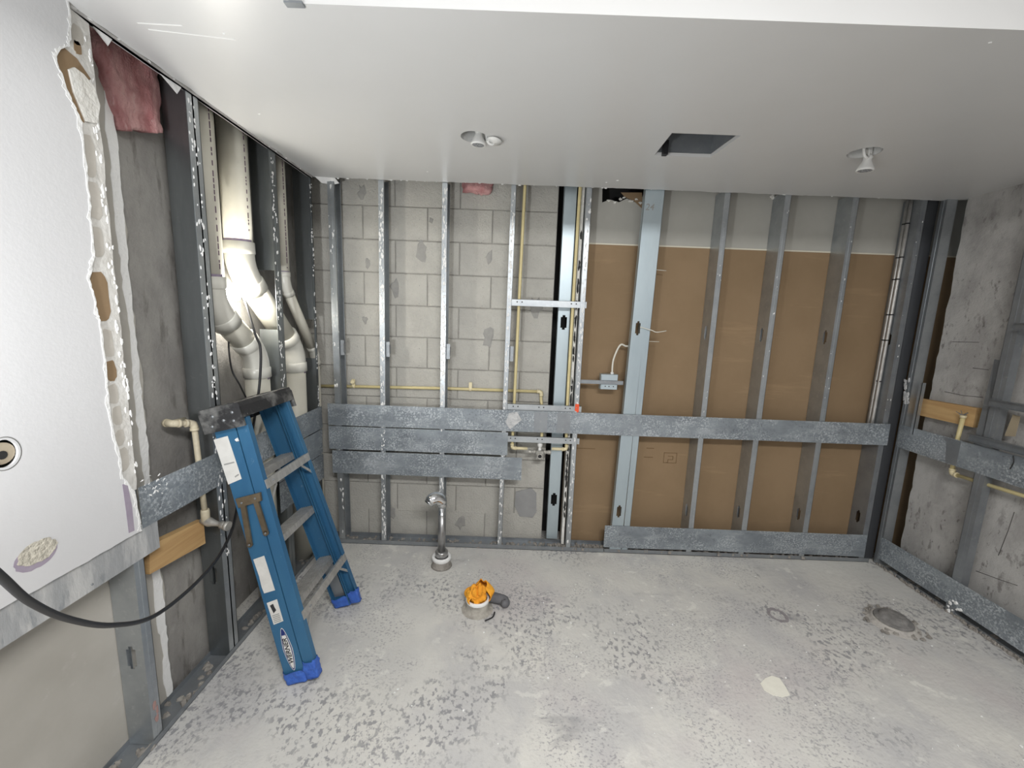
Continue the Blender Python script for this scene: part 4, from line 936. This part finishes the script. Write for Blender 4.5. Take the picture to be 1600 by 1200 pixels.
ca, cb = onweb(440, 981), onweb(460, 1047); ctr = (ca + cb) / 2; UU = (ca - cb).normalized(); WW = UU.cross(NN) * -1; hl = (ca - cb).length / 2
WW = NN.cross(UU).normalized()
def lens(hl_, hw): return [(hl_ * math.cos(a) * 1.0, hw * math.sin(a) * (1 - .25 * abs(math.cos(a)))) for a in [2 * math.pi * k / 28 for k in range(28)]]
lg = MB().slab(lens(hl, .0215), [], ctr + NN * .0009, UU, WW, NN * .0006).build('maker_label', M['paper'], Ld, label='white oval label lettered WERNER')
MB().slab(lens(hl * .965, .0190), [], ctr + NN * .0016, UU, WW, NN * .0003).build('label_ring', M['navy'], lg)
MB().slab(lens(hl * .90, .0150), [], ctr + NN * .0020, UU, WW, NN * .0003).build('label_field', M['paper'], lg)
text_mesh('lettering', 'WERNER', ctr + NN * .0026 - UU * .008, UU, WW, .029, M['printblack'], lg, .0004, shear=.2, xs=1.04, bold=.0005)
MB().slab([(hl * .66, -.008), (hl * .92, -.004), (hl * .92, .004), (hl * .66, .008)], [], ctr + NN * .0024, UU, WW, NN * .0003).build('label_tip', M['navy'], lg)
sp = webquad('spreader', ((371, 778), (409, 768), (411, 781), (376, 792)), M['bronze'], .004, .010, label='bronze folded spreader')
for (a, b) in (((383, 789), (393, 849)), ((403, 783), (418, 831))):
    p0, p1 = onweb(*a) + NN * .006, onweb(*b) + NN * .006; d = p1 - p0; sd = d.cross(NN).normalized()
    mb = MB().obox(p0 - sd * .0105, d, sd * .021, NN * .009); mb.lathe(p1, NN, [(.0115, 0), (.0115, .009)], 14)
    b_ = mb.build('spreader_arm', M['bronze'], sp)
    MB().lathe(p1 + NN * .009, NN, [(.005, 0), (.004, .003)], 8).build('rivet', M['galvdull'], b_)
mb = MB()
for c in ((381, 784), (402, 777)): mb.lathe(onweb(*c) + NN * .014, NN, [(.005, 0), (.004, .003)], 8)
mb.build('rivets', M['galvdull'], sp, kind='stuff')
mb = MB().flake(onweb(371, 687), dU, BB, NN, .010, .006, asp=.8); mb.build('paint_blob', M['compound'], Ld)
# taped feet
def taped(v0, v1, s, u0, u1, nm):
    mb = MB(); nu, nv = 20, 9; vs = []; fs = []
    for j in range(nv + 1):
        for i in range(nu):
            a = 2 * math.pi * i / nu; ca_, sa = math.cos(a), math.sin(a)
            cx_, cy_ = (abs(ca_) ** .45) * (1 if ca_ > 0 else -1), (abs(sa) ** .45) * (1 if sa > 0 else -1)
            u = u0 + (u1 - u0) * j / nv
            vm, hv, hd = (v0 + v1) / 2, (v1 - v0) / 2 + .005, .021
            p_ = LP(u, vm + hv * cx_, s, -.013 + hd * cy_ * (-s) * -1 * s)
            wr_ = noise.noise(p_ * 45) * .006 + noise.noise(p_ * 110) * .003
            p_ = p_ + (BB * cx_ + V((0, s * cy_, 0))) * wr_
            if j == nv: p_ = p_ + AA * noise.noise(p_ * 60) * .022
            vs.append(V((p_.x, p_.y, max(p_.z, .001))))
    for j in range(nv):
        for i in range(nu): a, b = j * nu + i, j * nu + (i + 1) % nu; fs.append((a, b, b + nu, a + nu))
    fs.append(tuple(range(nu))[::-1])
    mb.add(vs, fs, True); return mb.build(nm, M['bluetape'], Ld, label='blue tape wrapped round the foot')
for s in (-1, 1): taped(0, .092, s, -.003, .054, 'taped_foot'); taped(.097, .147, s, .004, .078, 'taped_foot')

# ------------------------------------------------------------------ things on the floor
# chrome waste pipe with elbow
c = V((-.424, 2.50, 0))
t = thing('waste_pipe', tuple(c), 'chrome pipe with an elbow rising from the floor below the bowed strip', 'pipe')
MB().lathe(c, (0, 0, 1), [(.070, -.004), (.064, .006), (.058, .02), (.057, .05), (.050, .054)], 26).build('plaster_collar', M['rubble'], t, label='crumbling plaster collar')
MB().lathe(c, (0, 0, 1), [(.057, .040), (.063, .052), (.062, .066), (.054, .071), (.044, .064)], 26, cap=False).build('collar_rim', M['compound'], t, label='white plaster rim')
MB().lathe(c, (0, 0, 1), [(.042, .05), (.042, .098), (.038, .104), (.027, .104)], 24).build('floor_sleeve', M['chromedull'], t)
MB().tube([c + V((0, 0, .08)), c + V((0, 0, .425))], .0225, 22).build('riser', M['chrome'], t)
MB().tube([c + V((0, 0, .10)), c + V((0, 0, .36))], .0245, 22).build('dusty_sleeve', M['chromedull'], t)
e = c + V((0, 0, .43)); pts = [e + V((-.040 + .040 * math.cos(a), -.022 * (1 - math.cos(a)), .048 * math.sin(a))) for a in [math.pi * k / 12 * .80 for k in range(13)]]
MB().tube(pts, [.028, .035] + [.040] * 9 + [.038, .034], 20).build('elbow', M['chrome'], t, label='bright chrome return elbow')
MB().tube([e - V((0, 0, .012)), e + V((0, 0, .012))], .032, 18).build('slip_nut', M['chrome'], t)
q = pts[-1]; d = (pts[-1] - pts[-2]).normalized(); MB().tube([q - d * .008, q + d * .012], .032, 18).build('slip_nut', M['chrome'], t)
# pipe stub with the orange glove
c = V((-.150, 2.10, 0))
t = thing('pipe_stub', tuple(c), 'cut floor pipe stub with the orange cloth stuffed in it', 'pipe')
MB().lathe(c, (0, 0, 1), [(.092, -.004), (.082, .002), (.070, .004), (.066, .010), (.064, .03), (.064, .064), (.062, .068), (.056, .067), (.055, .02)], 30, cap=False).build('stub', mat('dirty_pipe', (.55, .52, .46), .8, var=(.30, .28, .25), scale=14, bump=.6, bscale=50), t)
MB().lathe(c, (0, 0, 1), [(.055, .015), (.055, .018)], 24).build('pipe_inside', M['void'], t)
MB().lathe(c, (0, 0, 1), [(.0655, .052), (.0665, .064), (.063, .0705), (.0555, .069)], 30, cap=False).build('rim', M['compound'], t, label='white cut rim')
g = thing('work_glove', (c.x, c.y, .06), 'crumpled orange and grey work glove stuffed into the floor pipe', 'glove')
def crumple(name, cen, rad, m, seed, flat=(1, 1, 1), fold=.3, n=26, zmin=None, par=g):
    mb = MB(); vs = []; fs = []
    for j in range(n + 1):
        th = math.pi * j / n
        for i in range(2 * n):
            ph = math.pi * i / n; d = V((math.sin(th) * math.cos(ph), math.sin(th) * math.sin(ph), math.cos(th)))
            k = 1 + fold * (abs(noise.noise(d * 1.7 + V((seed, 0, 0)))) * 1.6 - .35) + fold * .5 * noise.noise(d * 4 + V((0, seed, 0)))
            p_ = V(cen) + V((d.x * flat[0], d.y * flat[1], d.z * flat[2])) * rad * k
            if zmin is not None: p_.z = max(p_.z, zmin)
            vs.append(p_)
    for j in range(n):
        for i in range(2 * n): a = j * 2 * n + i; b = j * 2 * n + (i + 1) % (2 * n); fs.append((a, b, b + 2 * n, a + 2 * n))
    return mb.add(vs, fs, True).build(name, m, par)
crumple('palm', (c.x, c.y - .004, .085), .050, M['orange'], 3.1, (1, .9, 1.1), .45)
# curled cuff wrapping behind the palm
mb = MB(); vs = []; fs = []; nu, nv = 40, 12
for j in range(nv + 1):
    for i in range(nu + 1):
        a = math.radians(-25 + 260 * i / nu); f = j / nv
        rr = .066 + .016 * math.sin(f * 3.0) + .008 * math.sin(a * 5); z = .055 + f * (.075 + .025 * math.sin(a * 1.3 + .4)) 
        inn = 1 - .45 * max(0, f - .55) * 2
        vs.append(V((c.x + .008 + rr * inn * math.cos(a), c.y + .006 + rr * inn * math.sin(a) * .9, z + .006 * math.sin(a * 7 + f * 4))))
for j in range(nv):
    for i in range(nu): a = j * (nu + 1) + i; fs.append((a, a + 1, a + nu + 2, a + nu + 1))
o = MB().add(vs, fs, True).build('cuff', M['orange'], g); md = o.modifiers.new('thick', 'SOLIDIFY'); md.thickness = .004
for k, (dx, dy, dz, rr) in enumerate(((-.012, -.030, .118, .019), (.014, -.026, .128, .020), (.030, -.008, .120, .018))):
    crumple('finger', (c.x + dx, c.y + dy, dz), rr, M['orange'], 5 + k, (.9, 1, 1.6), .25, 14)
f0 = [c + V((.050, .030, .055)), c + V((.085, .045, .040)), c + V((.118, .050, .028)), c + V((.150, .040, .027)), c + V((.158, .015, .026)), c + V((.135, .008, .036))]
MB().tube(bez(f0, 6), [.026, .027, .028, .029, .029, .029, .029, .029, .029, .029, .029, .029, .029, .029, .028, .028, .028, .027, .027, .027, .026, .026, .025, .025, .024, .023, .022, .020, .017, .013, .005][:31], 14).build('rubber_finger', M['greycloth'], g, label='grey rubber fingers lying on the floor')
MB().tube(bez([c + V((.10, -.03, .004)), c + V((.09, -.07, .004)), c + V((.05, -.10, .004))], 5), .004, 6).build('wire', M['black'], label='short black wire scrap beside the pipe stub', cat='wire')
# capped drain near the concrete wall
c = V((2.215, 2.105, 0))
t = thing('floor_drain', tuple(c), 'capped drain ring set in the floor near the concrete wall', 'drain')
MB().lathe(c, (0, 0, 1), [(.125, -.004), (.112, .004), (.102, .008), (.100, .018), (.090, .020), (.086, .014)], 34, cap=False).build('collar', mat('pale_collar', (.55, .52, .48), .9, var=(.38, .36, .34), scale=18, bump=.8, bscale=50), t)
MB().lathe(c, (0, 0, 1), [(.088, .008), (.088, .026), (.082, .030), (.064, .030), (.062, .046), (.052, .052), (.02, .054)], 30).build('cap', mat('dark_cap', (.16, .155, .15), .85, var=(.26, .25, .24), scale=20, bump=.7, bscale=40), t)
mb = MB()
for k in range(34):
    a = R.uniform(0, 6.28); mb.flake(c + V((math.cos(a) * R.uniform(.09, .15), math.sin(a) * R.uniform(.09, .15), .003)), (1, 0, 0), (0, 1, 0), (0, 0, 1), R.uniform(.006, .02), .007)
mb.build('mortar_crumbs', M['rubble'], t, kind='stuff')
# plaster patch, ring stain, ridges, specks
q = [Fp(*a) for a in ((1188, 1068), (1196, 1060), (1206, 1056), (1218, 1060), (1228, 1074), (1234, 1086), (1222, 1089), (1208, 1086), (1194, 1078))]
MB().slab([(v.x, v.y) for v in q], [], (0, 0, -.002), (1, 0, 0), (0, 1, 0), (0, 0, .0035)).build('plaster_patch', mat('pale_plaster', (.84, .82, .73), .85, var=(.78, .76, .67), scale=14), label='pale plaster patch on the concrete floor', cat='plaster')
q = Fp(1215, 961); MB().slab(circle(q.x, q.y, .052, .060, 30, .08), [circle(q.x, q.y, .036, .043, 24, .1)], (0, 0, -.002), (1, 0, 0), (0, 1, 0), (0, 0, .003)).build('ring_mark', mat('dark_ring', (.25, .23, .24), .9, var=(.34, .32, .33), scale=40), label='dark ring mark left on the floor', cat='mark')
mb = MB()
for k in range(170):
    x, y = R.uniform(-.9, 2.5), R.uniform(.75, 2.65); mb.flake((x, y, -.0012), (1, 0, 0), (0, 1, 0), (0, 0, 1), R.uniform(.002, .006), .003, asp=R.uniform(.4, 1.2))
mb.build('plaster_crumbs', M['compound'], label='white plaster crumbs scattered over the floor', cat='debris', kind='stuff')
